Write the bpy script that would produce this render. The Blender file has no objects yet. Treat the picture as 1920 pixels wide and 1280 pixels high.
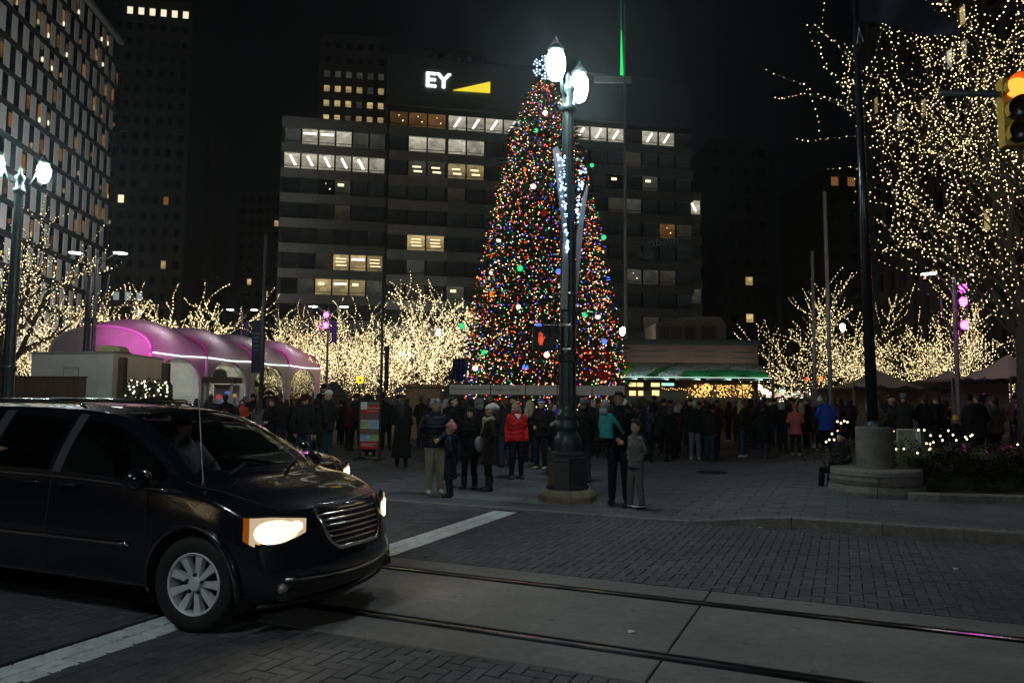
import bpy, bmesh, math, random
import numpy as np
from mathutils import Vector as V, Matrix, noise as mnoise
rad = math.radians
rnd = random.Random(11)
SC = bpy.context.scene
COL = SC.collection

# ------------------------------------------------------------------ camera
F, CAM_H = 1400.0, 1.70
PITCH, ROLL = math.atan(110 / F), rad(.4)
CAM_M = Matrix.Rotation(math.pi / 2 + PITCH, 3, 'X') @ Matrix.Rotation(ROLL, 3, 'Z')
cd = bpy.data.cameras.new('camera'); cam = bpy.data.objects.new('camera', cd); COL.objects.link(cam)
cd.sensor_width = 36; cd.lens = 36 * F / 1920; cd.clip_start = .1; cd.clip_end = 3000
cam.matrix_world = Matrix.Translation((0, 0, CAM_H)) @ CAM_M.to_4x4()
SC.camera = cam

# ------------------------------------------------------------------ night sky
w = bpy.data.worlds.new('World'); SC.world = w; w.use_nodes = True
nt = w.node_tree; nt.nodes.clear()
sky = nt.nodes.new('ShaderNodeTexSky'); sky.sky_type = 'NISHITA'; sky.sun_disc = False
sky.sun_elevation = rad(-8); sky.sun_rotation = rad(200)
b1 = nt.nodes.new('ShaderNodeBackground'); b1.inputs[1].default_value = .05
b2 = nt.nodes.new('ShaderNodeBackground'); b2.inputs[0].default_value = (.55, .75, 1, 1); b2.inputs[1].default_value = .0011
ad = nt.nodes.new('ShaderNodeAddShader'); wo = nt.nodes.new('ShaderNodeOutputWorld')
nt.links.new(sky.outputs[0], b1.inputs[0]); nt.links.new(b1.outputs[0], ad.inputs[0])
nt.links.new(b2.outputs[0], ad.inputs[1]); nt.links.new(ad.outputs[0], wo.inputs[0])
SC.view_settings.view_transform = 'Standard'; SC.view_settings.look = 'None'
SC.view_settings.gamma = 1; SC.view_settings.use_curve_mapping = False
SC.view_settings.exposure = 0
SC.cycles.use_denoising = True
SC.cycles.sample_clamp_indirect = 3.0
SC.cycles.max_bounces = 7; SC.cycles.transparent_max_bounces = 12
SC.cycles.caustics_reflective = False; SC.cycles.caustics_refractive = False

# ------------------------------------------------------------------ helpers
def ray(px, py): return CAM_M @ V(((px - 960) / F, (640 - py) / F, -1))
def G(px, py, z=0):
    d = ray(px, py); return V((0, 0, CAM_H)) + d * ((z - CAM_H) / d.z)
def P(px, py, Y):
    d = ray(px, py); return V((0, 0, CAM_H)) + d * (Y / d.y)
RA = rad(24)                                     # the street runs 24 degrees off the picture plane
def uv(x, y): return x * math.cos(RA) - y * math.sin(RA), x * math.sin(RA) + y * math.cos(RA)
def xy(u, v): return u * math.cos(RA) + v * math.sin(RA), -u * math.sin(RA) + v * math.cos(RA)
KERB_V = 10.85
def ramp(u):
    t = max(0, min(1, (u + 2.4) / 1.8)); return .15 * t * t * (3 - 2 * t)
def gz(x, y):
    u, v = uv(x, y)
    return ramp(u) if v >= KERB_V else 0.0

MATS = {}
def mat(name, col=(.5, .5, .5), rough=.6, metal=0, var=0, scale=6, bump=0, bscale=40, emit=None, es=0, coat=0,
        ovar=0, spec=.5, sheen=0, sample=True, world=0):
    if name in MATS: return MATS[name]
    m = bpy.data.materials.new(name); m.use_nodes = True; t = m.node_tree; N = t.nodes; L = t.links
    p = N['Principled BSDF']
    p.inputs['Roughness'].default_value = rough; p.inputs['Metallic'].default_value = metal
    p.inputs['Coat Weight'].default_value = coat; p.inputs['Coat Roughness'].default_value = .03
    p.inputs['Specular IOR Level'].default_value = spec; p.inputs['Sheen Weight'].default_value = sheen
    c = (*col, 1); p.inputs['Base Color'].default_value = c
    src = None
    tc = N.new('ShaderNodeTexCoord')
    gp = N.new('ShaderNodeNewGeometry') if world else None
    crd = gp.outputs['Position'] if world else tc.outputs['Object']
    if var:
        n = N.new('ShaderNodeTexNoise'); n.inputs['Scale'].default_value = scale; n.inputs['Detail'].default_value = 6
        n.inputs['Roughness'].default_value = .65
        L.new(crd, n.inputs['Vector'])
        cr = N.new('ShaderNodeValToRGB'); cr.color_ramp.elements[0].position = .3; cr.color_ramp.elements[1].position = .72
        cr.color_ramp.elements[0].color = (*[x * (1 - var) for x in col], 1)
        cr.color_ramp.elements[1].color = (*[min(1, x * (1 + var)) for x in col], 1)
        L.new(n.outputs['Fac'], cr.inputs[0]); src = cr.outputs[0]
        mr = N.new('ShaderNodeMapRange'); mr.inputs[3].default_value = max(.02, rough - .12); mr.inputs[4].default_value = min(1, rough + .12)
        L.new(n.outputs['Fac'], mr.inputs[0]); L.new(mr.outputs[0], p.inputs['Roughness'])
    if ovar:
        oi = N.new('ShaderNodeObjectInfo'); ge = N.new('ShaderNodeNewGeometry')
        a = N.new('ShaderNodeMath'); a.operation = 'ADD'; L.new(oi.outputs['Random'], a.inputs[0]); L.new(ge.outputs['Random Per Island'], a.inputs[1])
        fr = N.new('ShaderNodeMath'); fr.operation = 'FRACT'; L.new(a.outputs[0], fr.inputs[0])
        mr2 = N.new('ShaderNodeMapRange'); mr2.inputs[3].default_value = 1 - ovar; mr2.inputs[4].default_value = 1 + ovar
        L.new(fr.outputs[0], mr2.inputs[0])
        mx = N.new('ShaderNodeMix'); mx.data_type = 'RGBA'; mx.blend_type = 'MULTIPLY'; mx.inputs[0].default_value = 1
        if src: L.new(src, mx.inputs[6])
        else: mx.inputs[6].default_value = c
        L.new(mr2.outputs[0], mx.inputs[7]); src = mx.outputs[2]
    if world:                                    # broad wear, worn tracks and dropped-gum spots of the street
        nb = N.new('ShaderNodeTexNoise'); nb.inputs['Scale'].default_value = .55; nb.inputs['Detail'].default_value = 7; nb.inputs['Roughness'].default_value = .7; L.new(crd, nb.inputs['Vector'])
        rb = N.new('ShaderNodeMapRange'); rb.inputs[1].default_value = .3; rb.inputs[2].default_value = .7; rb.inputs[3].default_value = 1 - world; rb.inputs[4].default_value = 1 + world * .6; L.new(nb.outputs['Fac'], rb.inputs[0])
        vo = N.new('ShaderNodeTexVoronoi'); vo.inputs['Scale'].default_value = 2.6; vo.inputs['Randomness'].default_value = 1; L.new(crd, vo.inputs['Vector'])
        rv_ = N.new('ShaderNodeMapRange'); rv_.inputs[1].default_value = .05; rv_.inputs[2].default_value = .10; rv_.inputs[3].default_value = .55; rv_.inputs[4].default_value = 1; L.new(vo.outputs['Distance'], rv_.inputs[0])
        mu = N.new('ShaderNodeMath'); mu.operation = 'MULTIPLY'; L.new(rb.outputs[0], mu.inputs[0]); L.new(rv_.outputs[0], mu.inputs[1])
        m3 = N.new('ShaderNodeMix'); m3.data_type = 'RGBA'; m3.blend_type = 'MULTIPLY'; m3.inputs[0].default_value = 1
        L.new(src, m3.inputs[6]); L.new(mu.outputs[0], m3.inputs[7]); src = m3.outputs[2]
    if src: L.new(src, p.inputs['Base Color'])
    if bump:
        n2 = N.new('ShaderNodeTexNoise'); n2.inputs['Scale'].default_value = bscale; n2.inputs['Detail'].default_value = 4
        L.new(crd, n2.inputs['Vector'])
        bp = N.new('ShaderNodeBump'); bp.inputs['Strength'].default_value = bump; bp.inputs['Distance'].default_value = .02
        L.new(n2.outputs['Fac'], bp.inputs['Height']); L.new(bp.outputs[0], p.inputs['Normal'])
    if emit:
        p.inputs['Emission Color'].default_value = (*emit, 1); p.inputs['Emission Strength'].default_value = es
        if not sample: m.cycles.emission_sampling = 'NONE'
    MATS[name] = m; return m

def glow(name, col, es, sample=True, var=0):
    if name in MATS: return MATS[name]
    m = bpy.data.materials.new(name); m.use_nodes = True; t = m.node_tree; t.nodes.clear()
    e = t.nodes.new('ShaderNodeEmission'); e.inputs[0].default_value = (*col, 1); e.inputs[1].default_value = es
    o = t.nodes.new('ShaderNodeOutputMaterial'); t.links.new(e.outputs[0], o.inputs[0])
    if var:
        ge = t.nodes.new('ShaderNodeNewGeometry'); mr = t.nodes.new('ShaderNodeMapRange')
        mr.inputs[3].default_value = es * (1 - var); mr.inputs[4].default_value = es * (1 + var)
        t.links.new(ge.outputs['Random Per Island'], mr.inputs[0]); t.links.new(mr.outputs[0], e.inputs[1])
    if not sample: m.cycles.emission_sampling = 'NONE'
    MATS[name] = m; return m

def room(name, col, es):
    """a lit office seen through its window: brighter towards the ceiling, with furniture and blinds breaking it up"""
    if name in MATS: return MATS[name]
    m = glow(name, col, es, sample=False); t = m.node_tree; N = t.nodes; L = t.links; e = [n for n in N if n.type == 'EMISSION'][0]
    tc = N.new('ShaderNodeTexCoord'); oi = N.new('ShaderNodeObjectInfo'); sp = N.new('ShaderNodeSeparateXYZ'); L.new(tc.outputs['Object'], sp.inputs[0])
    va = N.new('ShaderNodeVectorMath'); va.operation = 'ADD'; L.new(tc.outputs['Object'], va.inputs[0]); L.new(oi.outputs['Location'], va.inputs[1])
    vs = N.new('ShaderNodeVectorMath'); vs.operation = 'MULTIPLY'; vs.inputs[1].default_value = (1.1, .2, 1.6); L.new(va.outputs[0], vs.inputs[0])
    vo = N.new('ShaderNodeTexVoronoi'); vo.feature = 'F1'; vo.distance = 'CHEBYCHEV'; vo.inputs['Scale'].default_value = 1.0; L.new(vs.outputs[0], vo.inputs['Vector'])
    sc = N.new('ShaderNodeSeparateColor'); L.new(vo.outputs['Color'], sc.inputs[0])
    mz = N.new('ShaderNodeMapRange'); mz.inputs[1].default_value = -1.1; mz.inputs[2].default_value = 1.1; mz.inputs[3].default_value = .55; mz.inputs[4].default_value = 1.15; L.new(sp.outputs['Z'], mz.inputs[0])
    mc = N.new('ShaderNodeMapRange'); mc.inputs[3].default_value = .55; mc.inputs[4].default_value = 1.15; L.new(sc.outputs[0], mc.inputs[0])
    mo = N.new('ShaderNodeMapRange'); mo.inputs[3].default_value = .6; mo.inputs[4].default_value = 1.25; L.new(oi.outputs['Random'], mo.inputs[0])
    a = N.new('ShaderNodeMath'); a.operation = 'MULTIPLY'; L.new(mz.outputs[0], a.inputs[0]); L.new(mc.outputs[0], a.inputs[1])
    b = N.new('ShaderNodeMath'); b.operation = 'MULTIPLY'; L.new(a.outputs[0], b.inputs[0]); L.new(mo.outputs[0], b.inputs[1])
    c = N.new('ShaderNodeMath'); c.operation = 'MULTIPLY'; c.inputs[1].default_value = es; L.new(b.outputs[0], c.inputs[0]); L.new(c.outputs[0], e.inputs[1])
    return m

def glass(name, tint=(.2, .22, .22), rough=.02, refl=1.0):
    if name in MATS: return MATS[name]
    m = bpy.data.materials.new(name); m.use_nodes = True; t = m.node_tree; N = t.nodes; L = t.links; N.clear()
    tr = N.new('ShaderNodeBsdfTransparent'); tr.inputs[0].default_value = (*tint, 1)
    gl = N.new('ShaderNodeBsdfGlossy'); gl.inputs['Roughness'].default_value = rough
    fr = N.new('ShaderNodeFresnel'); ge = N.new('ShaderNodeNewGeometry'); ir = N.new('ShaderNodeMapRange'); ir.inputs[3].default_value = 1.5; ir.inputs[4].default_value = 1 / 1.5; L.new(ge.outputs['Backfacing'], ir.inputs[0]); L.new(ir.outputs[0], fr.inputs[0])
    mu = N.new('ShaderNodeMath'); mu.operation = 'MULTIPLY'; mu.inputs[1].default_value = refl; L.new(fr.outputs[0], mu.inputs[0])
    mx = N.new('ShaderNodeMixShader'); L.new(mu.outputs[0], mx.inputs[0]); L.new(tr.outputs[0], mx.inputs[1]); L.new(gl.outputs[0], mx.inputs[2])
    o = N.new('ShaderNodeOutputMaterial'); L.new(mx.outputs[0], o.inputs[0]); MATS[name] = m; return m

def cloth_translucent(name, col, tr=.4):
    if name in MATS: return MATS[name]
    m = bpy.data.materials.new(name); m.use_nodes = True; t = m.node_tree; N = t.nodes; L = t.links; N.clear()
    d = N.new('ShaderNodeBsdfDiffuse'); tl = N.new('ShaderNodeBsdfTranslucent'); gl = N.new('ShaderNodeBsdfGlossy'); gl.inputs['Roughness'].default_value = .35
    n = N.new('ShaderNodeTexNoise'); n.inputs['Scale'].default_value = 1.3; n.inputs['Detail'].default_value = 5
    tc = N.new('ShaderNodeTexCoord'); L.new(tc.outputs['Object'], n.inputs['Vector'])
    cr = N.new('ShaderNodeValToRGB'); cr.color_ramp.elements[0].color = (*[c * .8 for c in col], 1); cr.color_ramp.elements[1].color = (*col, 1)
    L.new(n.outputs['Fac'], cr.inputs[0])
    bp = N.new('ShaderNodeBump'); bp.inputs['Strength'].default_value = .5; bp.inputs['Distance'].default_value = .1; L.new(n.outputs['Fac'], bp.inputs['Height'])
    for s in (d, tl): L.new(cr.outputs[0], s.inputs[0]); L.new(bp.outputs[0], s.inputs['Normal'])
    mx = N.new('ShaderNodeMixShader'); mx.inputs[0].default_value = tr; L.new(d.outputs[0], mx.inputs[1]); L.new(tl.outputs[0], mx.inputs[2])
    m2 = N.new('ShaderNodeMixShader'); m2.inputs[0].default_value = .06; L.new(mx.outputs[0], m2.inputs[1]); L.new(gl.outputs[0], m2.inputs[2])
    o = N.new('ShaderNodeOutputMaterial'); L.new(m2.outputs[0], o.inputs[0]); MATS[name] = m; return m

class MB:
    def __init__(s): s.v = []; s.f = []; s.mi = []
    def add(s, vs, fs, mi=0):
        o = len(s.v); s.v += [tuple(p) for p in vs]; s.f += [tuple(i + o for i in f) for f in fs]; s.mi += [mi] * len(fs); return s
    def box(s, c, d, rz=0, mi=0, M=None):
        x, y, z = d[0] / 2, d[1] / 2, d[2] / 2
        vs = [V((a * x, b * y, e * z)) for a in (-1, 1) for b in (-1, 1) for e in (-1, 1)]
        if M is None and rz: M = Matrix.Rotation(rz, 3, 'Z')
        if M is not None: vs = [M @ p for p in vs]
        return s.add([p + V(c) for p in vs], [(0, 1, 3, 2), (4, 6, 7, 5), (0, 4, 5, 1), (2, 3, 7, 6), (0, 2, 6, 4), (1, 5, 7, 3)], mi)
    def slab(s, x0, x1, y0, y1, z0, z1, ch=.004, mi=0, tf=None):
        if tf is None: tf = lambda x, y, z: (x, y, z)
        b = [(x0, y0, z0), (x1, y0, z0), (x1, y1, z0), (x0, y1, z0)]
        m = [(x0, y0, z1 - ch), (x1, y0, z1 - ch), (x1, y1, z1 - ch), (x0, y1, z1 - ch)]
        t = [(x0 + ch, y0 + ch, z1), (x1 - ch, y0 + ch, z1), (x1 - ch, y1 - ch, z1), (x0 + ch, y1 - ch, z1)]
        fs = [(8, 9, 10, 11)]
        for i in range(4):
            j = (i + 1) % 4; fs += [(i, j, 4 + j, 4 + i), (4 + i, 4 + j, 8 + j, 8 + i)]
        return s.add([tf(*p) for p in b + m + t], fs, mi)
    def tube(s, pts, r, n=8, mi=0, cap=True):
        pts = [V(p) for p in pts]; m = len(pts)
        rs = list(r) if isinstance(r, (list, tuple)) else [r] * m
        vs = []; up = V((0, 0, 1)); prev = None
        for i, p in enumerate(pts):
            t = (pts[min(i + 1, m - 1)] - pts[max(i - 1, 0)])
            if t.length < 1e-9: t = V((0, 0, 1))
            t.normalize()
            if prev is None:
                a = t.orthogonal().normalized()
            else:
                a = prev - t * prev.dot(t)
                a = a.normalized() if a.length > 1e-6 else t.orthogonal().normalized()
            prev = a; b = t.cross(a)
            for k in range(n):
                q = 2 * math.pi * k / n; vs.append(p + (a * math.cos(q) + b * math.sin(q)) * rs[i])
        fs = [(i * n + k, i * n + (k + 1) % n, (i + 1) * n + (k + 1) % n, (i + 1) * n + k) for i in range(m - 1) for k in range(n)]
        if cap: fs += [tuple(range(n - 1, -1, -1)), tuple((m - 1) * n + k for k in range(n))]
        return s.add(vs, fs, mi)
    def lathe(s, prof, n=20, c=(0, 0, 0), mi=0, flute=0, cap=True):
        vs = []
        for r, z in prof:
            for k in range(n):
                q = 2 * math.pi * k / n; rr = r * (1 - (flute if k % 2 else 0)); vs.append((c[0] + rr * math.cos(q), c[1] + rr * math.sin(q), c[2] + z))
        m = len(prof)
        fs = [(i * n + k, i * n + (k + 1) % n, (i + 1) * n + (k + 1) % n, (i + 1) * n + k) for i in range(m - 1) for k in range(n)]
        if cap: fs += [tuple(range(n - 1, -1, -1)), tuple((m - 1) * n + k for k in range(n))]
        return s.add(vs, fs, mi)
    def prism(s, poly, vec, mi=0):
        n = len(poly); a = [V(p) for p in poly]; b = [p + V(vec) for p in a]
        fs = [tuple(range(n - 1, -1, -1)), tuple(range(n, 2 * n))] + [(i, (i + 1) % n, n + (i + 1) % n, n + i) for i in range(n)]
        return s.add(a + b, fs, mi)
    def ball(s, c, r, nu=10, nv=7, mi=0, M=None):
        r = r if isinstance(r, (tuple, list)) else (r, r, r); vs = []
        for j in range(1, nv):
            t = math.pi * j / nv
            for k in range(nu):
                q = 2 * math.pi * k / nu; vs.append(V((r[0] * math.sin(t) * math.cos(q), r[1] * math.sin(t) * math.sin(q), r[2] * math.cos(t))))
        vs += [V((0, 0, r[2])), V((0, 0, -r[2]))]
        if M is not None: vs = [M @ p for p in vs]
        fs = [(j * nu + k, (j + 1) * nu + k, (j + 1) * nu + (k + 1) % nu, j * nu + (k + 1) % nu) for j in range(nv - 2) for k in range(nu)]
        T = (nv - 1) * nu
        fs += [(T, k, (k + 1) % nu) for k in range(nu)] + [(T + 1, (nv - 2) * nu + (k + 1) % nu, (nv - 2) * nu + k) for k in range(nu)]
        return s.add([p + V(c) for p in vs], fs, mi)
    def octa(s, c, r, mi=0):
        x, y, z = c
        return s.add([(x + r, y, z), (x - r, y, z), (x, y + r, z), (x, y - r, z), (x, y, z + r), (x, y, z - r)],
                     [(0, 2, 4), (2, 1, 4), (1, 3, 4), (3, 0, 4), (2, 0, 5), (1, 2, 5), (3, 1, 5), (0, 3, 5)], mi)
    def chain(s, pts, rs, n=10, mi=0):
        s.tube(pts, rs, n, mi)
        for p, r in zip(pts, rs): s.ball(p, r, n, 7, mi)
        return s
    def loft(s, rings, n=16, mi=0):
        vs = []
        for cx, cy, cz, rx, ry in rings:
            for k in range(n):
                q = 2 * math.pi * k / n; vs.append((cx + rx * math.cos(q), cy + ry * math.sin(q), cz))
        m = len(rings)
        fs = [(i * n + k, i * n + (k + 1) % n, (i + 1) * n + (k + 1) % n, (i + 1) * n + k) for i in range(m - 1) for k in range(n)]
        fs += [tuple(range(n - 1, -1, -1)), tuple((m - 1) * n + k for k in range(n))]
        return s.add(vs, fs, mi)
    def grid(s, fn, nu, nv, mi=0, flip=False):
        vs = [fn(i / nu, j / nv) for i in range(nu + 1) for j in range(nv + 1)]
        fs = [(i * (nv + 1) + j, (i + 1) * (nv + 1) + j, (i + 1) * (nv + 1) + j + 1, i * (nv + 1) + j + 1) for i in range(nu) for j in range(nv)]
        if flip: fs = [f[::-1] for f in fs]
        return s.add(vs, fs, mi)
    def mesh(s, name, mats, smooth=False):
        me = bpy.data.meshes.new(name); me.from_pydata(s.v, [], s.f)
        for m in (mats if isinstance(mats, (list, tuple)) else [mats]): me.materials.append(m)
        if any(s.mi): me.polygons.foreach_set('material_index', s.mi)
        if smooth: me.polygons.foreach_set('use_smooth', [True] * len(s.f))
        me.update(); return me
    def build(s, name, mats, parent=None, smooth=False, loc=None, rz=0):
        return link(name, s.mesh(name, mats, smooth), parent, loc, rz)

def link(name, me, parent=None, loc=None, rz=0):
    o = bpy.data.objects.new(name, me); COL.objects.link(o)
    if parent: o.parent = parent
    if loc is not None: o.location = loc
    if rz: o.rotation_euler.z = rz
    return o
def auto(o, ang=35):
    me = o.data; bm = bmesh.new(); bm.from_mesh(me)
    for f in bm.faces: f.smooth = True
    for e in bm.edges:
        if len(e.link_faces) == 2 and e.calc_face_angle(0) > rad(ang): e.smooth = False
    bm.to_mesh(me); bm.free(); return o
def tag(o, label=None, cat=None, group=None, kind=None):
    if label: o['label'] = label
    if cat: o['category'] = cat
    if group: o['group'] = group
    if kind: o['kind'] = kind
    return o
def thing(name, label, cat, loc=(0, 0, 0), rz=0, group=None):
    o = bpy.data.objects.new(name, None); COL.objects.link(o); o.empty_display_size = .2
    o.location = loc; o.rotation_euler.z = rz
    return tag(o, label, cat, group)
def copy_tree(o, parent=None):
    c = o.copy(); COL.objects.link(c)
    if parent: c.parent = parent
    for ch in list(o.children): copy_tree(ch, c)
    return c
def dup(o, loc, rz=0, label=None, sc=None):
    c = copy_tree(o); c.location = loc; c.rotation_euler.z = rz
    if sc: c.scale = (sc, sc, sc) if not isinstance(sc, tuple) else sc
    if label: c['label'] = label
    return c
def text(name, body, size, m, parent=None, loc=(0, 0, 0), rot=(math.pi / 2, 0, 0), depth=.002, align='LEFT', mirror=False, shear=0):
    cu = bpy.data.curves.new(name, 'FONT'); cu.body = body; cu.size = size; cu.extrude = depth; cu.align_x = align; cu.resolution_u = 2; cu.shear = shear
    t = bpy.data.objects.new('tmp_text', cu); COL.objects.link(t)
    dg = bpy.context.evaluated_depsgraph_get(); me = bpy.data.meshes.new_from_object(t.evaluated_get(dg))
    bpy.data.objects.remove(t); bpy.data.curves.remove(cu)
    if mirror:
        me.transform(Matrix.Scale(-1, 4, V((1, 0, 0)))); me.flip_normals()
    me.materials.clear(); me.materials.append(m); me.name = name
    o = link(name, me, parent, loc); o.rotation_euler = rot; return o
def lamp(name, kind, loc, energy, col=(1, 1, 1), size=.1, target=None, angle=60, parent=None):
    ld = bpy.data.lights.new(name, kind); ld.energy = energy; ld.color = col; ld.shadow_soft_size = size
    o = bpy.data.objects.new(name, ld); COL.objects.link(o); o.location = loc
    if kind == 'SPOT': ld.spot_size = rad(angle); ld.spot_blend = .6
    if target is not None: o.rotation_euler = (V(target) - V(loc)).to_track_quat('-Z', 'Y').to_euler()
    return o
# ------------------------------------------------------------------ ground, road, rails, plaza
def uvobj(mb, name, mats, kind='structure', parent=None):
    o = mb.build(name, mats, parent)
    if parent is None: o.rotation_euler.z = -RA
    if kind: o['kind'] = kind
    return o
M_asph = mat('asphalt', (.045, .044, .043), .85, var=.35, scale=3, bump=.3, bscale=60)
M_sand = mat('joint_sand', (.02, .02, .021), .95, var=.3, scale=20, world=.2)
M_paver = mat('paver_brick', (.085, .084, .09), .72, var=.35, scale=9, bump=.35, bscale=55, ovar=.22, world=.5)
M_white = mat('white_block', (.72, .73, .73), .7, var=.25, scale=9, bump=.3, bscale=60, ovar=.1, world=.25)
M_conc = mat('track_concrete', (.21, .195, .185), .8, var=.18, scale=14, bump=.35, bscale=90, world=.42)
M_slab = mat('plaza_stone', (.115, .12, .135), .75, var=.25, scale=8, bump=.25, bscale=40, ovar=.16, world=.45)
M_slab2 = mat('pale_plaza_stone', (.2, .2, .205), .75, var=.2, scale=8, bump=.25, bscale=40, ovar=.1, world=.3)
M_gran = mat('granite', (.2, .185, .165), .8, var=.35, scale=14, bump=.6, bscale=30, ovar=.12, world=.25)
M_steel = mat('rail_steel', (.42, .44, .48), .2, metal=1, var=.2, scale=5)
M_rub = mat('rubber', (.012, .012, .012), .8)

g = MB(); g.grid(lambda a, b: (-450 + 900 * a, -120 + 900 * b, -.08), 2, 2)
tag(g.build('ground', M_asph), kind='structure')
g = MB(); g.grid(lambda a, b: (-60 + 120 * a, -14 + (KERB_V + 14) * b, -.03), 4, 4)
road = uvobj(g, 'road', M_sand)

def brick_mesh(L, W, name, m, h=.05):
    return MB().slab(-L / 2, L / 2, -W / 2, W / 2, -h, 0, .004).mesh(name, m)
# herringbone bricks in three fields of the road
UL, UR = -4.97, -4.57
cells = []
w_ = .105
def herring(u0, u1, v0, v1):
    for i in range(int(math.floor(u0 / w_)) - 2, int(math.ceil(u1 / w_)) + 1):
        for j in range(int(math.floor(v0 / w_)) - 2, int(math.ceil(v1 / w_)) + 1):
            k = (i - j) % 4
            if k == 0: a, b, c, d = i * w_, (i + 2) * w_, j * w_, (j + 1) * w_
            elif k == 3: a, b, c, d = i * w_, (i + 1) * w_, j * w_, (j + 2) * w_
            else: continue
            a, b, c, d = max(a, u0), min(b, u1), max(c, v0), min(d, v1)
            if b - a > .03 and d - c > .03: cells.append((a, b, c, d))
herring(UR, 1.0, 1.6, 4.58)
herring(UR, 5.5, 7.04, KERB_V - .13)
herring(-11.5, UL, 1.2, KERB_V - .13)
def inframe(u, v, z=0):
    x, y = xy(u, v); q = CAM_M.transposed() @ (V((x, y, z)) - V((0, 0, CAM_H)))
    if q.z > -.5: return None
    px, py = 960 + F * q.x / -q.z, 640 - F * q.y / -q.z
    return (px, py) if -20 < px < 1940 and py < 1300 else None
near, rest = [], []
for c in cells:
    u, v = (c[0] + c[1]) / 2, (c[2] + c[3]) / 2; x, y = xy(u, v)
    full = abs((c[1] - c[0]) * (c[3] - c[2]) - 2 * w_ * w_) < 1e-4
    (near if full and inframe(u, v) and not (px_hidden := (u < -4.2 and v > 4.4 and v < 8.5)) else rest).append((x * x + y * y, c))
near.sort(); rest += near[300:]; near = near[:300]
bm_ = brick_mesh(2 * w_ - .007, w_ - .007, 'paver', M_paver)
for d, c in near:
    o = link('paver', bm_, road, ((c[0] + c[1]) / 2, (c[2] + c[3]) / 2, rnd.uniform(-.0025, .0015)))
    o.rotation_euler = (rnd.uniform(-.006, .006), rnd.uniform(-.006, .006), (0 if c[1] - c[0] > c[3] - c[2] else math.pi / 2) + (math.pi if rnd.random() < .5 else 0))
g = MB()
for d, c in rest: g.slab(c[0] + .0035, c[1] - .0035, c[2] + .0035, c[3] - .0035, -.05, rnd.uniform(-.003, .0015), .004)
k = -11.5
while k < 8:                                     # soldier course along the kerb
    g.slab(k + .004, k + .101, KERB_V - .126, KERB_V - .005, -.05, rnd.uniform(-.003, .001), .004); k += .105
tag(uvobj(g, 'paver_field', M_paver, None, road), kind='stuff')
# white block strip across the road
wb = brick_mesh(.180, .182, 'white_block', M_white)
v = 1.7
while v < KERB_V - .2:
    if not 4.55 < v < 7.05:
        for q in (0, 1):
            o = link('white_block', wb, road, (UL + .1 + q * .2 + (8 - v) * .012, v, .001 + rnd.uniform(-.002, .001)))
            o.rotation_euler = (rnd.uniform(-.005, .005), rnd.uniform(-.005, .005), 0)
    v += .2
# concrete track bed with the two grooved rails
R1, R2 = 6.58, 5.12
us = [-26, -17.6, -12.0, -6.6, -1.15, 4.4, 10, 16]
for a, b in zip(us[:-1], us[1:]):
    for v0, v1 in ((4.6, R2 - .085), (R2 + .085, R1 - .085), (R1 + .085, 7.02)):
        g = MB(); g.slab(a + .006, b - .006, v0, v1, -.05, .0, .008); g.build('concrete_panel', M_conc, road)
for rv in (R1, R2):
    g = MB()
    g.slab(-26, 16, rv - .035, rv + .03, -.05, .002, .01)
    g.build('rail', M_steel, road)
    g = MB(); g.box((-5, rv + .0, -.026), (42, .168, .004)); g.box((-5, rv + .078, -.014), (42, .014, .022)); g.box((-5, rv - .078, -.014), (42, .014, .022))
    g.build('rail_groove', M_rub, road)

# plaza
g = MB()
NU, NV = 720, 10
def pf(a, b):
    u = -90 + 180 * a; vv = [KERB_V + .15, 13, 16, 20, 26, 35, 50, 70, 95, 120, 150][int(round(b * 10))]
    return (u, vv, ramp(u) - .02)
g.grid(pf, NU, NV)
M_plaza = mat('plaza_paving', (.085, .08, .08), .8, var=.3, scale=6, bump=.3, bscale=12, world=.35)
plaza = uvobj(g, 'plaza', M_plaza)
def rtf(x, y, z): return (x, y, z + ramp(x))
u = -13.0
for i in range(22):
    L = rnd.choice([1.1, 1.35, .9]); g = MB()
    n = 6; a0, a1 = u + .006, u + L - .006
    top = [(a0 + (a1 - a0) * t / n) for t in range(n + 1)]
    for t in range(n):
        x0, x1 = top[t], top[t + 1]
        zz = lambda x: ramp(x) + .002
        y0, y1 = KERB_V, KERB_V + .15
        vs = [(x0, y0, -.05), (x1, y0, -.05), (x1, y1, -.05), (x0, y1, -.05), (x0, y0, zz(x0) - .014), (x1, y0, zz(x1) - .014), (x1, y1, zz(x1)), (x0, y1, zz(x0)), (x0, y0 + .014, zz(x0)), (x1, y0 + .014, zz(x1))]
        fs = [(0, 1, 5, 4), (4, 5, 9, 8), (8, 9, 6, 7), (2, 3, 7, 6)]
        if t == 0: fs.append((3, 0, 4, 8, 7))
        if t == n - 1: fs.append((1, 2, 6, 9, 5))
        g.add(vs, fs)
    g.build('kerb_stone', M_gran, plaza); u += L
sl, rest = [], []
row = 0; v = KERB_V + .16
while v < 22:
    u = -9 + (row % 2) * .3
    while u < 7:
        x, y = xy(u + .3, v + .15)
        (sl if inframe(u + .3, v + .15) else rest).append((x * x + y * y, u, v)); u += .6
    v += .3; row += 1
sl.sort(); rest += sl[300:]; sl = sl[:300]
s1 = MB().slab(-.297, .297, -.147, .147, -.03, 0, .004).mesh('paving_slab', M_slab)
s2 = MB().slab(-.297, .297, -.147, .147, -.03, 0, .004).mesh('pale_paving_slab', M_slab2)
pale = lambda u, v: (11.5 < v < 12.15 and -7.2 < u < -4.75)
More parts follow.
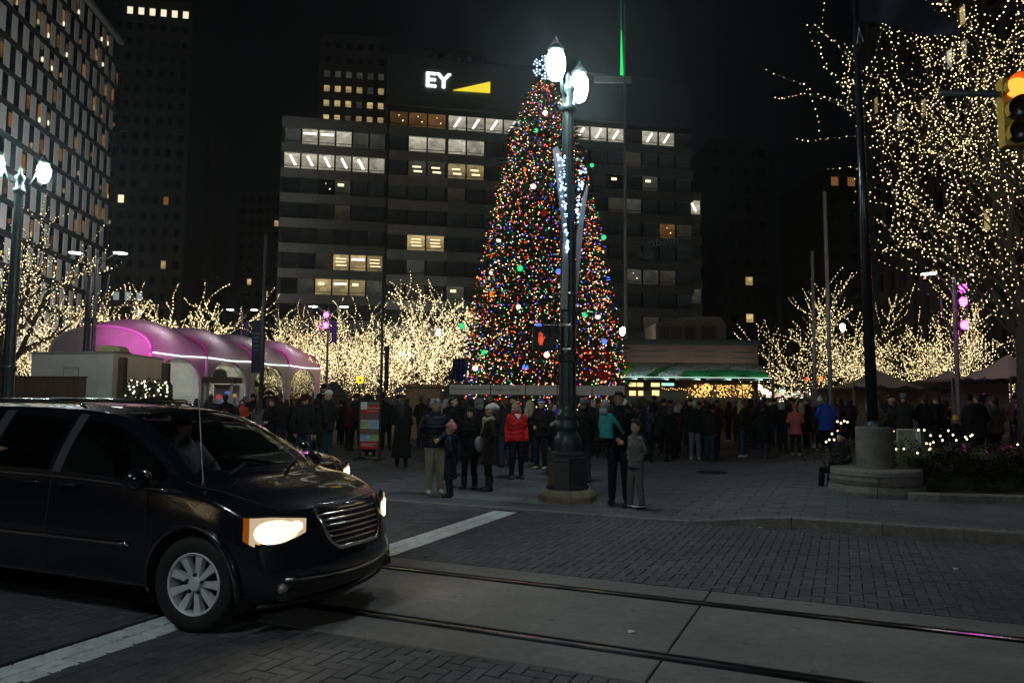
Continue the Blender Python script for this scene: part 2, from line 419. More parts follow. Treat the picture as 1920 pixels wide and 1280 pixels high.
for d, u, v in sl:
    o = link('paving_slab', s2 if pale(u, v) else s1, plaza, (u + .3, v + .15, (ramp(u) + ramp(u + .6)) / 2 + rnd.uniform(-.002, .001)))
    o.rotation_euler = (rnd.uniform(-.002, .002), -math.atan((ramp(u + .6) - ramp(u)) / .6) + rnd.uniform(-.002, .002), 0)
g = MB()
for d, u, v in rest:
    dz = rnd.uniform(-.002, .001); g.slab(u + .003, u + .597, v + .003, v + .297, -.03, dz, .004, 0, rtf)
tag(uvobj(g, 'slab_field', M_slab, None, plaza), kind='stuff')
p = G(1335, 884, .02)
mh = MB(); mh.lathe([(.36, -.01), (.36, .012), (.33, .018), (.3, .014), (.0, .016)], 28, mi=0)
o = mh.build('manhole_cover', mat('cast_iron', (.03, .028, .026), .6, metal=.6, bump=.5, bscale=50), loc=(p.x, p.y, gz(p.x, p.y)))
tag(o, 'round iron manhole cover set in the plaza paving behind the kerb ramp', 'manhole cover')
# ------------------------------------------------------------------ buildings
M_glassd = mat('dark_window_glass', (.008, .010, .012), .08, spec=.8)
M_lit = room('lit_office_white', (1, .93, .72), .50)
M_litw = room('lit_office_warm', (1, .75, .35), .42)
M_litd = room('lit_office_dim', (.85, .85, .7), .06)
M_litb = room('lit_office_brown', (.75, .36, .12), .15)
M_tubeW = glow('office_tube_white', (1, .97, .85), 2.2, sample=False)
M_tubeY = glow('office_tube_warm', (1, .82, .45), 1.8, sample=False)
M_span = mat('pale_spandrel', (.55, .52, .48), .55, var=.15, scale=.6)
M_spanl = mat('grey_spandrel', (.24, .24, .22), .5, var=.15, scale=.6)
M_spang = mat('green_grey_spandrel', (.34, .37, .36), .4, var=.15, scale=.5)
M_box = mat('plant_storey_cladding', (.10, .115, .118), .5, var=.12, scale=.3)
M_mull = mat('window_mullion', (.03, .032, .033), .4)
M_fur = mat('office_furniture', (.08, .07, .06), .7)

def facade_thing(name, label, px0, Y0, az, py0=750):
    """Empty at the facade's first corner: local x runs along the facade, y into the building, z up."""
    p = P(px0, py0, Y0); return thing(name, label, 'building', (p.x, p.y, 0), math.pi / 2 - rad(az))
quad = {}
def pane_mesh(w, h, m):
    k = (round(w, 2), round(h, 2), m.name)
    if k not in quad: quad[k] = MB().box((0, 0, 0), (w, .04, h)).mesh('window', m)
    return quad[k]

EY = facade_thing('office_building', 'mid-rise office block with pale bands, many lit windows and a dark plant storey', 512, 109.2, 79)
g = MB()
g.box((7.8, 10.5, 21), (15.5, 20, 42.6)); g.box((40.65, 10.5, 23.5), (50, 20, 47.6)); g.box((67.35, 12.6, 18.5), (3.3, 18, 37))
g.build('wall', M_mull, EY)
g = MB(); g.box((40.65, 9.9, 51), (50.1, 20.4, 7.6)); g.box((40.65, 9.9, 54.9), (50.3, 20.6, .25)); g.build('plant_storey', M_box, EY)
tubes = {}
def tube_mesh(kind):
    if kind not in tubes:
        g = MB()
        if kind == 'slant': g.box((.1, 0, .1), (.34, .05, 1.75), M=Matrix.Rotation(rad(-28), 3, 'Y'))
        elif kind == 'slantr': g.box((0, 0, .1), (.32, .05, 1.9), M=Matrix.Rotation(rad(32), 3, 'Y'))
        elif kind == 'flat': g.box((0, 0, .55), (1.9, .05, .3))
        elif kind == 'two':
            g.box((-.1, 0, .35), (1.3, .05, .24)); g.box((.1, 0, -.35), (1.3, .05, .26))
        elif kind == 'three':
            for q in range(3): g.box((rnd.uniform(-.1, .1), 0, .6 - q * .5), (1.5, .05, .14))
        elif kind == 'spot': g.box((-.3, 0, .5), (.9, .05, .4))
        elif kind == 'dots':
            for q in range(3): g.box((rnd.uniform(-1, 1), 0, rnd.uniform(-.3, .6)), (.14, .05, .14))
        tubes[kind] = g.mesh('ceiling_light', M_tubeY if kind in ('two', 'three', 'dots', 'spot') else M_tubeW)
    return tubes[kind]
LIT = {}
M_darkglow = room('dark_window_glow', (.75, .85, .8), .009); M_dimglow = room('dim_window_glow', (1, .85, .6), .03)  # faint emission put into dark windows to lift them off black
for b in range(6): LIT['L', 1, b] = (M_lit, 'slant' if b < 5 else None)
LIT.update({('L', 0, 1): (M_lit, 'flat'), ('L', 0, 2): (M_lit, 'flat'), ('L', 0, 0): (M_litd, None), ('L', 0, 3): (M_lit, None), ('L', 0, 4): (M_litd, None), ('L', 0, 5): (M_litd, None),
    ('L', 2, 3): (M_litd, 'spot'), ('L', 2, 2): (M_glassd, 'dots'), ('L', 5, 3): (M_litw, 'three'), ('L', 5, 4): (M_litw, 'flat'), ('L', 5, 5): (M_litw, 'three'),
    ('L', 6, 1): (M_litd, None), ('L', 6, 2): (M_litw, 'spot'), ('L', 6, 3): (M_litw, 'flat'), ('L', 6, 4): (M_litw, 'spot'), ('L', 6, 5): (M_litd, None)})
for b in (0, 1, 2): LIT['C', 0, b] = (M_litb, 'dots')
for b in (3, 4, 5, 6): LIT['C', 0, b] = (M_lit, 'slantr')
for b in (10, 11, 12, 14, 15): LIT['C', 0, b] = (M_lit, 'slantr')
for b in (1, 2, 3, 4): LIT['C', 1, b] = (M_lit, None)
for b, k in ((1, 'two'), (2, 'two'), (3, 'two'), (4, 'two')): LIT['C', 2, b] = (M_litw if b > 2 else M_litd, k)
LIT.update({('C', 5, 1): (M_litw, 'three'), ('C', 5, 2): (M_litw, 'three'), ('C', 2, 12): (M_glassd, 'spot'), ('C', 2, 14): (M_litd, 'spot'),
    ('C', 3, 13): (M_litd, None), ('C', 6, 13): (M_litd, 'dots'), ('C', 6, 14): (M_litd, None), ('C', 6, 1): (M_litd, None), ('C', 7, 3): (M_litd, 'spot'), ('C', 8, 4): (M_litw, 'spot'), ('C', 4, 15): (M_litb, 'dots'),
    ('R', 0, 0): (M_lit, 'slant'), ('R', 4, 0): (M_litd, None)})
mull = MB()
for blk, x0, n, bw, ztop, dz, y0 in (('L', .4, 6, 2.5, 41.0, 3.78, .15), ('C', 15.9, 17, 2.93, 44.9, 3.86, .15), ('R', 66.0, 1, 2.7, 34.6, 3.8, 3.35)):
    for r in range(11):
        zc = ztop - r * dz
        if zc < 2: break
        for b in range(n):
            m, k = LIT.get((blk, r, b), (M_darkglow if (r * 7 + b * 5) % 9 else M_dimglow, None))
            xc = x0 + bw * (b + .5) + (.25 if blk == 'C' and b > 2 else 0) - (.35 if blk == 'C' and b > 9 else 0)
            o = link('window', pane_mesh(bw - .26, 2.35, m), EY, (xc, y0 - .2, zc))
            if k:
                t = link('ceiling_light', tube_mesh(k), o, (0, -.05, 0))
            mull.box((xc - bw / 2, y0 - .35, zc), (.2, .3, 2.5))
        mull.box((x0 + bw * n / 2, y0 - .32, zc - .75), (bw * n, .08, .07))
        # spandrel panels between the window bands: one panel per stretch of facade
        segs = [(x0 - .3, x0 + bw * n + .2, M_spanl)] if blk == 'L' else [(x0, x0 + 9.2, M_span), (x0 + 9.25, x0 + bw * n, M_spang)] if blk == 'C' else [(x0, x0 + bw * n, M_span)]
        for a, c, m in segs:
            if blk == 'C' and r == 0: continue
            hh = dz - 2.4
            if blk == 'L' and r == 0: hh = 1.7
            if blk == 'C' and r == 1: m = M_spang
            npan = max(1, int(round((c - a) / (9.3 if blk == 'C' else 5.2))))
            for q in range(npan):
                s = MB(); q0 = a + (c - a) * q / npan; q1 = a + (c - a) * (q + 1) / npan
                s.box(((q0 + q1) / 2, y0 - .33, zc + 1.2 + hh / 2), (q1 - q0 - .03, .5, hh)); s.build('spandrel', m, EY)
    mull.box((x0 - .25, y0 - .3, ztop / 2), (.3, .4, ztop))
mull.build('mullion', M_mull, EY)
M_sgnW = glow('sign_white', (1, 1, 1), 1.6, sample=False); M_sgnY = glow('sign_yellow', (1, .78, .04), .95, sample=False)
sg = thing('rooftop_sign', 'lit white EY letters beside a yellow beam wedge high on the office block', 'sign', EY.location, EY.rotation_euler.z)
t = text('lettering', 'EY', 3.6, M_sgnW, sg, (21.2, -.45, 50.3), depth=.12); t.data.transform(Matrix.Diagonal((1.02, .92, 1, 1)))
t.data.transform(Matrix.Identity(4))
# thicken the letters by bold offset copies
for dx, dz_ in ((.1, 0), (-.1, 0), (0, .08), (0, -.06)):
    c = t.copy(); COL.objects.link(c); c.location.x += dx; c.location.z += dz_; c.name = 'letter_edge'; c.location.y += .01
g = MB(); g.prism([(25.6, -.4, 50.0), (31.5, -.4, 50.1), (31.5, -.4, 51.9)], (0, -.2, 0)); g.build('beam_wedge', M_sgnY, sg)
M_refl = glow('painted_window_reflection', (.45, .6, .62), .03, sample=False)  # glowing letters stand in for a lit sign's reflection in the glass
pj = thing('painted_sign_reflection', 'faint glowing letters imitating a sign reflected in the dark lower office block windows', 'lettering', EY.location, EY.rotation_euler.z)
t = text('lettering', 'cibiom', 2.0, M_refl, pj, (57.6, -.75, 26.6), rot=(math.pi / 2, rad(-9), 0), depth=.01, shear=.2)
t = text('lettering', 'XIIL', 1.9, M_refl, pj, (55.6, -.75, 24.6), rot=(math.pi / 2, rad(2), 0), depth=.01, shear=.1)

# generic tower of piers, spandrels and panes
def tower(name, label, px0, Y0, az, W, H, bay, fl, m_wall, lit=(), ptop=None, openw=.5, openh=.55, depth=18, zlow=10, side=None, py0=750):
    T = facade_thing(name, label, px0, Y0, az, py0)
    MB().box((W / 2, depth / 2 + .3, H / 2), (W - .2, depth - .2, H - .2)).build('wall', m_wall, T)
    n = int(W / bay); rows = int((H - zlow) / fl); off = (W - n * bay) / 2
    pr = MB()
    pm = MB().box((0, 0, 0), (bay * (1 - openw), .5, H - .5)).mesh('pier', m_wall)
    for b in range(n + 1):
        link('pier', pm, T, (off + b * bay, .1, (H - .5) / 2))
    sm = MB().box((0, 0, 0), (W - .1, .4, fl * (1 - openh))).mesh('spandrel', m_wall)
    for r in range(rows + 1): link('spandrel', sm, T, (W / 2, .12, H - .25 - r * fl))
    for r in range(rows):
        for b in range(n):
            m = lit.get((r, b), M_glassd) if isinstance(lit, dict) else lit(r, b)
            if m is None: continue
            link('window', pane_mesh(bay * openw + .05, fl * openh + .05, m), T, (off + (b + .5) * bay, .26, H - .25 - (r + .5) * fl))
    return T
M_brown = mat('dark_masonry', (.06, .055, .05), .85, var=.25, scale=.3)
M_brown2 = mat('brown_brick_masonry', (.13, .115, .10), .85, var=.25, scale=.3)
M_w_cool = glow('lit_window_cool', (.75, .95, 1), .28, sample=False, var=.4)
M_w_warm = room('lit_window_warm', (1, .72, .32), .6)
M_w_or = glow('lit_window_orange', (1, .45, .15), .16, sample=False, var=.4)
M_w_br = glow('lit_window_bright', (1, .88, .6), 1.1, sample=False, var=.3)

lit = {(0, b): M_w_br for b in range(1, 7)}
lit.update({(12, 1): M_w_br, (12, 5): M_w_or, (16, 5): M_w_warm, (18, 1): M_w_cool, (18, 2): M_w_cool, (18, 3): M_w_cool, (19, 3): M_w_cool})
tower('stone_tower', 'dark stone high-rise with a row of lit windows at its top, behind the checkered building', 212, 150, 80, 15.5, 84.5, 2.2, 3.35, M_brown, lit, openw=.55, openh=.5, py0=10)
p = P(337, 750, 152.6)
def side_lit(r, b): return M_w_warm if (r, b) in ((1, 12), (4, 17), (5, 19)) else (M_glassd if rnd.random() < .5 and r < 22 else None)
tower('stone_wing', 'long dark side wing of the stone high-rise running away from the plaza', 337, 152.8, -9.8, 55, 72, 2.75, 3.35, M_brown, side_lit, openw=.45, openh=.5, depth=6, py0=10)
tower('low_stone_block', 'low dark block with few lit windows down the street beside the stone high-rise', 430, 215, 84, 13.5, 62, 2.4, 3.5, M_brown,
      lambda r, b: M_w_warm if (r * 7 + b * 3) % 13 == 0 and r > 1 else (M_glassd if r < 12 else None), openw=.5, openh=.5)
def t3(r, b):
    if r == 2: return M_litd
    if r in (3, 4, 5): return M_w_warm if (b + r) % 7 else M_litd
    return M_glassd if r < 10 else None
tower('twin_window_tower', 'dark narrow tower with three rows of lit windows rising behind the office block', 604, 190, 82, 17.2, 97, 2.8, 3.95, M_brown2, t3, openw=.52, openh=.44, py0=60)
tower('square_top_tower', 'dark tower top with two small bright windows peeping over the plant storey', 798, 195, 84, 16, 96, 2.6, 3.9, M_brown2,
      lambda r, b: (M_w_br if b in (1, 5) else M_litd) if r == 1 else (M_glassd if r < 5 else None), openw=.5, openh=.5, py0=80)
tower('shadowy_block', 'almost black block with two lit windows beyond the pavilion roof', 1336, 150, 84, 13, 55, 3.2, 3.8, M_brown,
      lambda r, b: M_w_warm if (r, b) in ((7, 2), (9, 2)) else (M_glassd if r < 12 else None), openw=.5, openh=.45)
def t5(r, b):
    h = (r * 31 + b * 17 + r * b * 5) % 23
    return M_lit if h in (0, 7) and r < 14 else M_litw if h == 3 and r > 3 else M_glassd if r < 18 else None
tower('street_side_tower', 'tall dark office tower with scattered lit windows behind the big strung tree', 1640, 82, 172.5, 36, 66, 1.9, 3.3, M_brown, t5, openw=.6, openh=.6)
tower('corner_block', 'dark corner building with two small orange lit windows under its cornice', 1552, 140, 85, 15, 46, 3.3, 3.6, M_brown,
      lambda r, b: M_w_or if r == 0 and b in (0, 1) else (M_litb if b == 3 and r in (3, 4, 5, 6, 7) else M_glassd if r < 9 else None), openw=.5, openh=.5)

# checkered building, running away from the camera
M_ckw = mat('white_panel', (.62, .61, .58), .6, var=.12, scale=.8, ovar=.06)
M_ckd = mat('dark_facade', (.035, .034, .034), .5, var=.2, scale=.5)
CK = facade_thing('checkered_building', 'high-rise with a checkerboard of white panels and dark windows, seen at a steep angle', -160, 60.75, -8.1); CK.location.x -= 2.6
CKW, CKH, FL, PER = 44.8, 53.4, 3.4, 2.4
MB().box((CKW / 2, 8.3, CKH / 2), (CKW, 16, CKH)).build('wall', M_ckd, CK)
MB().box((CKW / 2, .0, CKH - .2), (CKW + .3, .9, .5)).build('parapet', mat('pale_parapet', (.3, .3, .29), .6, var=.1), CK)
pm = MB().slab(-.56, .56, -1.32, 1.32, -.3, 0, .03).mesh('white_panel', M_ckw)
wm = {m: MB().box((0, 0, 0), (1.1, .06, 2.6)).mesh('window', m) for m in (M_glassd,)}
fm = MB().box((0, 0, 0), (CKW, .3, .62)).mesh('spandrel', M_ckd)
lampm = [MB().ball((0, 0, 0), (.2, .1, .34), 6, 4).mesh('window_lamp', m) for m in (M_w_or, M_w_warm, M_w_br)]
glm = [MB().box((0, 0, 0), (.62, .05, 1.5)).mesh('lit_curtain', m) for m in (M_w_or, M_litb)]
for r in range(15):
    zc = CKH - .6 - FL * (r + .5)
    link('spandrel', fm, CK, (CKW / 2, .13, zc - FL / 2))
    for b in range(18):
        x = .7 + b * PER + (PER / 2 if r % 2 else 0)
        if x < CKW - .6:
            o = link('white_panel', pm, CK, (x, -.02, zc)); o.rotation_euler.x = math.pi / 2
        x2 = x + PER / 2
        if x2 < CKW - .5:
            o = link('window', wm[M_glassd], CK, (x2, .06, zc))
            h = rnd.random()
            if h < .24 and r < 12:
                link('lit_curtain', rnd.choice(glm), o, (rnd.uniform(-.2, .2), -.06, rnd.uniform(-.5, .3)))
            if .1 < h < .38: link('window_lamp', rnd.choice(lampm), o, (rnd.uniform(-.25, .25), -.1, rnd.uniform(-1, -.2)))
# ------------------------------------------------------------------ trees wound with lights
M_bark = mat('bark', (.075, .062, .05), .9, var=.35, scale=8, bump=.8, bscale=25)
M_warmbulb = glow('warm_bulb', (1, .77, .40), 3.8, var=.85)
def bare_tree_meshes(seed, H, spread, tr, th, nlimb, kids, bs, br, wild=.25, lean=0, vase=.55, levels=3, upk=.15):
    r_ = random.Random(seed); trunk, br_, bulbs = MB(), MB(), MB()
    tp = [V((0, 0, -.1)), V((lean * .3, 0, th * .5)), V((lean, 0, th))]
    trunk.tube(tp, [tr * 1.35, tr, tr * .9], 10)
    trunk.lathe([(tr * 2, -.05), (tr * 1.5, .12), (tr * 1.1, .4)], 10)
    def bulb_line(pts, rr):
        acc = 0
        for a, b in zip(pts[:-1], pts[1:]):
            L = (b - a).length; t = acc
            while t < L:
                p = a + (b - a) * (t / L); j = r_.random() * 6.28
                o = rr + .012
                q = p + V((math.cos(j), math.sin(j), math.sin(j * 2.7))) * o
                bulbs.octa(q, br * r_.choice((.6, .8, 1, 1, 1.25))); t += bs * r_.uniform(.6, 1.4)
            acc = t - L
    def grow(p, d, L, r, lev):
        n = 4 if lev < levels else 3; pts = [p]; dd = d.normalized()
        for i in range(n):
            dd = (dd + V((r_.gauss(0, wild), r_.gauss(0, wild), r_.gauss(.06, wild * .7)))).normalized()
            pts.append(pts[-1] + dd * L / n)
        rs = [r * (1 - .6 * i / n) for i in range(n + 1)]
        br_.tube(pts, rs, 6 if lev == 1 else 4, cap=False)
        bulb_line(pts, r * .8)
        if lev < levels:
            for k in range(kids[lev - 1]):
                i = r_.randint(1, n) if k else n
                t = r_.random()
                q = pts[i - 1] + (pts[i] - pts[i - 1]) * (t if k else 1)
                ax = V((r_.gauss(0, 1), r_.gauss(0, 1), r_.gauss(0, .6))).normalized()
                nd = (dd * .75 + ax * .72 + V((0, 0, upk))).normalized()
                grow(q, nd, L * r_.uniform(.5, .78), rs[i] * .7, lev + 1)
    for k in range(nlimb):
        a = 2 * math.pi * (k + r_.uniform(-.3, .3)) / nlimb; el = r_.uniform(vase - .5, vase + .45)
        z0 = th * r_.uniform(.78, 1.0)
        d = V((math.cos(a) * math.cos(el) * spread, math.sin(a) * math.cos(el) * spread, math.sin(el) + .1))
        grow(V((lean * z0 / th, 0, z0)), d, (H - th) * r_.uniform(.42, .62), tr * .5, 1)
    pts = [V((lean, 0, th)), V((lean, .1, th + (H - th) * .4)), V((lean, 0, th + (H - th) * .62))]
    grow(pts[0], V((0, 0, 1)), (H - th) * .58, tr * .6, 1)
    return trunk.mesh('trunk', M_bark, True), br_.mesh('crown', M_bark, True), bulbs.mesh('string_lights', M_warmbulb)
def tree_from(ms, label, loc, rz, sc=1, group='strung trees around the plaza'):
    t = thing('bare_tree', label, 'tree', loc, rz, group); t.scale = (sc, sc, sc)
    link('trunk', ms[0], t); link('crown', ms[1], t)
    tag(link('string_lights', ms[2], t), kind='stuff')
    return t
# dense trees (about 8.5 m) far back, each of three growths reused
dense = [bare_tree_meshes(s, 8.6, 1.0, .14, 2.0, 9, (6, 5), .165, .029, wild=.30, vase=.55, levels=3, upk=.35) for s in (3, 5, 8)]
def put(ms, px, Y, zt, label, rz, k=9.0):
    p = P(px, 700, Y); top = P(px, zt, Y).z
    return tree_from(ms, label, (p.x, p.y, gz(p.x, p.y)), rz, top / k)
put(dense[0], 205, 62, 518, 'bare tree wound with warm lights behind the white tent gable', .4)
put(dense[1], 345, 64, 522, 'bare tree of upswept lit limbs behind the middle of the tent roof', 2.1)
put(dense[2], 548, 60, 572, 'bare lit tree rising just past the far end of the tent', 1.0)
put(dense[1], 660, 55, 552, 'bare lit tree directly behind the red and white poster board', 4.2)
put(dense[0], 735, 52, 552, 'bare lit tree between the banner pole and the thin black pole', 2.9)
put(dense[2], 815, 56, 515, 'tallest bare lit tree beside the decorated Christmas tree', 5.1)
put(dense[1], 560, 70, 600, 'bare lit tree half hidden behind the tent end and lamp', .2)
wide = [bare_tree_meshes(s, 8.6, 1.35, .13, 2.3, 10, (6, 5), .20, .025, wild=.20, vase=.38, levels=3, upk=.12) for s in (21, 27)]
put(wide[0], 1545, 46, 525, 'wide bare lit tree behind the two slim pale poles', .5, 8.4)
put(wide[1], 1690, 42, 535, 'wide bare lit tree above the white market canopies', 1.9, 8.4)
put(wide[0], 1815, 40, 545, 'wide bare lit tree behind the magenta-lit lamp pole', 3.7, 8.4)
# two big trees near the street
big = bare_tree_meshes(44, 15.5, .50, .22, 3.6, 11, (5, 4, 3), .25, .0165, wild=.16, vase=.86, levels=4)
p = P(1893, 800, 20); tree_from(big, 'tallest bare tree with a thick trunk in the hedge bed, strung with sparse lights', (p.x + .5, p.y, .15), 1.0, 1.0, None)
bigl = bare_tree_meshes(52, 12.5, .7, .30, 3.8, 7, (4, 4), .26, .027, wild=.28, vase=.7)
p = P(45, 700, 38); tree_from(bigl, 'big bare lit tree standing behind the plank fence and twin-globe lamp', (p.x - 1.0, p.y, 0), .8, 1.0, None)
p = P(75, 700, 40); tree_from(dense[2], 'low dense lit tree behind the white trailer and plank fence', (p.x, p.y, 0), 1.4, .8)

# ------------------------------------------------------------------ Christmas tree
XY = P(1018, 700, 34); XT = thing('christmas_tree', 'tall conical Christmas tree covered in coloured lights in the middle of the plaza', 'Christmas tree', (XY.x, XY.y, 0))
XH = P(1025, 150, 34).z; X0 = 1.4
def xr(z):                                       # crown radius at height z
    t = (z - X0) / (XH - X0); t = max(0, min(1, t))
    return 3.72 * (1 - t) ** .56 * (.9 + .1 * min(1, t / .1)) + .06
MB().tube([(0, 0, 0), (0, 0, XH - 1)], [.3, .05], 10).build('trunk', M_bark, XT)
M_ndl = mat('fir_needles', (.04, .075, .035), .8, var=.4, scale=3, ovar=.4)
r2 = random.Random(5); g = MB()
for i in range(11000):
    z = X0 - .3 + (XH - X0 + .1) * (1 - r2.random() ** .66) ; R_ = xr(z)
    a = r2.uniform(0, 6.283); rr = R_ * (r2.random() ** .4) * (1 + .07 * math.sin(z * 7 + 3 * math.sin(a * 5)))
    c = V((rr * math.cos(a), rr * math.sin(a), z)); d = V((math.cos(a), math.sin(a), r2.uniform(-.5, .15))).normalized()
    s = V((-math.sin(a), math.cos(a), r2.uniform(-.3, .3))); L = r2.uniform(.2, .42); w2 = r2.uniform(.05, .11)
    e = c + d * L
    g.add([c - s * w2, c + s * w2, e + s * w2 * .2, e - s * w2 * .2, (c + e) / 2 + V((0, 0, .05)), c + V((0, 0, -w2)), e], [(0, 1, 4), (1, 2, 4), (2, 3, 4), (3, 0, 4), (5, 6, 4)])
tag(g.build('crown', M_ndl, XT), kind='stuff')
BC = {'warm_white': ((1, .78, .42), 5, .34), 'red': ((1, .05, .02), 4.8, .31), 'green': ((.05, 1, .28), 2.6, .13), 'blue': ((.05, .08, 1), 5, .14), 'amber': ((1, .35, .05), 4.5, .10)}
bm5 = {k: MB() for k in BC}; keys = list(BC)
for i in range(7400):
    z = X0 - .1 + (XH - X0) * (1 - r2.random() ** .66); a = r2.uniform(0, 6.283)
    rr = xr(z) * r2.uniform(.78, 1.07)
    k = r2.choices(keys, [BC[q][2] for q in keys])[0]
    bm5[k].octa((rr * math.cos(a), rr * math.sin(a), z), r2.uniform(.013, .027))
for k in keys:
    tag(bm5[k].build(k + '_lights', glow('bulb_' + k, BC[k][0], BC[k][1], var=.4), XT), kind='stuff')
OB = [(975, 503, 'green', .13), (908, 661, 'green', .13), (866, 611, 'green', .14), (1132, 445, 'green', .12), (1097, 590, 'green', .12), (1110, 310, 'green', .1), (1005, 245, 'green', .1),
      (922, 510, 'pale', .12), (1121, 593, 'pale', .12), (1025, 665, 'pale', .12), (891, 690, 'pale', .12), (972, 575, 'pale', .1), (1022, 212, 'pale', .12), (1000, 350, 'pale', .12), (935, 450, 'pale', .1),
      (923, 551, 'orange', .12), (1122, 465, 'orange', .12), (983, 318, 'orange', .1), (1020, 400, 'red', .14),
      (1047, 509, 'blue', .12), (1010, 611, 'blue', .12), (1133, 640, 'blue', .12), (985, 688, 'blue', .12), (1140, 523, 'blue', .1)]
OC = {'green': ((.06, .9, .34), .9), 'pale': ((1, .85, .55), 2.2), 'orange': ((1, .2, .02), 1.3), 'red': ((.6, .03, .02), .25), 'blue': ((.06, .16, 1), 2.0)}
for px, py, c, r in OB:
    z = P(px, py, 34).z; x = P(px, py, 34).x - XY.x; R_ = xr(z) + .05; x = max(-R_ * .99, min(R_ * .99, x)); y = -math.sqrt(max(0, R_ * R_ - x * x))
    q = P(px, py, 34 + y)
    MB().ball((q.x - XY.x, y, q.z), r, 12, 8).build('ornament_ball', glow('ornament_' + c, *OC[c]), XT, True)
# snowflake star on the tip
st = MB(); bl = MB(); sc_ = 1.0
for k in range(6):
    a = math.pi / 6 + k * math.pi / 3; d = V((math.cos(a), 0, math.sin(a))); n_ = V((-math.sin(a), 0, math.cos(a)))
    st.tube([(0, 0, 0), d * .55], .02, 5)
    for t in (.25, .42):
        for s in (-1, 1): st.tube([d * t, d * (t + .12) + n_ * s * .13], .018, 5); bl.octa(d * (t + .12) + n_ * s * .13, .045)
    for t in (.12, .28, .42, .55): bl.octa(d * t + V((0, -.03, 0)), .045)
q = P(1022, 127, 34)
SF = thing('snowflake_star', 'pale blue-white lit snowflake ornament on the tip of the Christmas tree', 'star', (q.x, q.y, q.z))
st.build('frame', glow('snowflake_frame', (.45, .65, 1), .5), SF); tag(bl.build('bulbs', glow('cool_bulb', (.62, .8, 1), 3.0), SF), kind='stuff')
MB().tube([(0, 0, -.9), (0, .05, 0)], .03, 6).build('stem', M_mull, SF)
# platform fence of white boards round the tree
FB = thing('board_fence', 'low white board fence with printed wording around the foot of the Christmas tree', 'fence', (XY.x, XY.y, 0))
M_wbd = mat('white_board', (.62, .54, .48), .6, var=.15, scale=2)
M_ink = mat('board_ink', (.05, .03, .03), .7)
zt, zb = P(1000, 722, 29).z, P(1000, 740, 29).z
def fx(px): return P(px, 730, 29).x - XY.x
edges = [842, 920, 985, 1045, 1110, 1172]
for a, b in zip(edges[:-1], edges[1:]):
    x0, x1 = fx(a) + .02, fx(b) - .02
    MB().box(((x0 + x1) / 2, -5, (zt + zb) / 2), (x1 - x0, .06, zt - zb)).build('board', M_wbd, FB)
for a in edges: MB().box((fx(a), -4.93, zt / 2), (.07, .07, zt)).build('post', M_mull, FB)
text('lettering', "Detroit's Christmas Tree brought to you by", .15, M_ink, FB, (fx(845), -5.04, (zt + zb) / 2 - .03), depth=.004)
for z in (.35, .65, .95): MB().box((fx(1007), -4.95, z), (fx(1172) - fx(842), .03, .05)).build('rail', M_mull, FB)
dk = MB(); dk.lathe([(4.6, 0), (4.6, .9), (4.4, 1.0), (0, 1.0)], 40)
tag(dk.build('tree_platform', mat('platform_boards', (.05, .045, .04), .8, var=.2), loc=(XY.x, XY.y, 0)), 'dark round platform carrying the Christmas tree behind the board fence', 'platform')
# red and blue fabric banners under the skirt of the tree
for i, (px, py0, py1, pw, c) in enumerate(((1118, 655, 712, 60, (.55, .01, .008)), (862, 672, 712, 26, (.03, .03, .16)))):
    a = P(px - pw / 2, py0, 33); b = P(px + pw / 2, py1, 33)
    m = mat('red_drape' if i == 0 else 'blue_drape', c, .6, var=.2)
    def fold(s, t, a=a, b=b): return (a.x + (b.x - a.x) * s, 33 + .12 * math.sin(s * 20), b.z + (a.z - b.z) * t)
    g = MB(); g.grid(fold, 24, 2); g.grid(lambda s, t: tuple(V(fold(s, t)) + V((0, .05, 0))), 24, 2, flip=True)
    tag(g.build('red_banner' if i == 0 else 'blue_banner', m), ('red' if i == 0 else 'dark blue') + ' fabric banner hung beside the lowest boughs of the Christmas tree', 'banner')
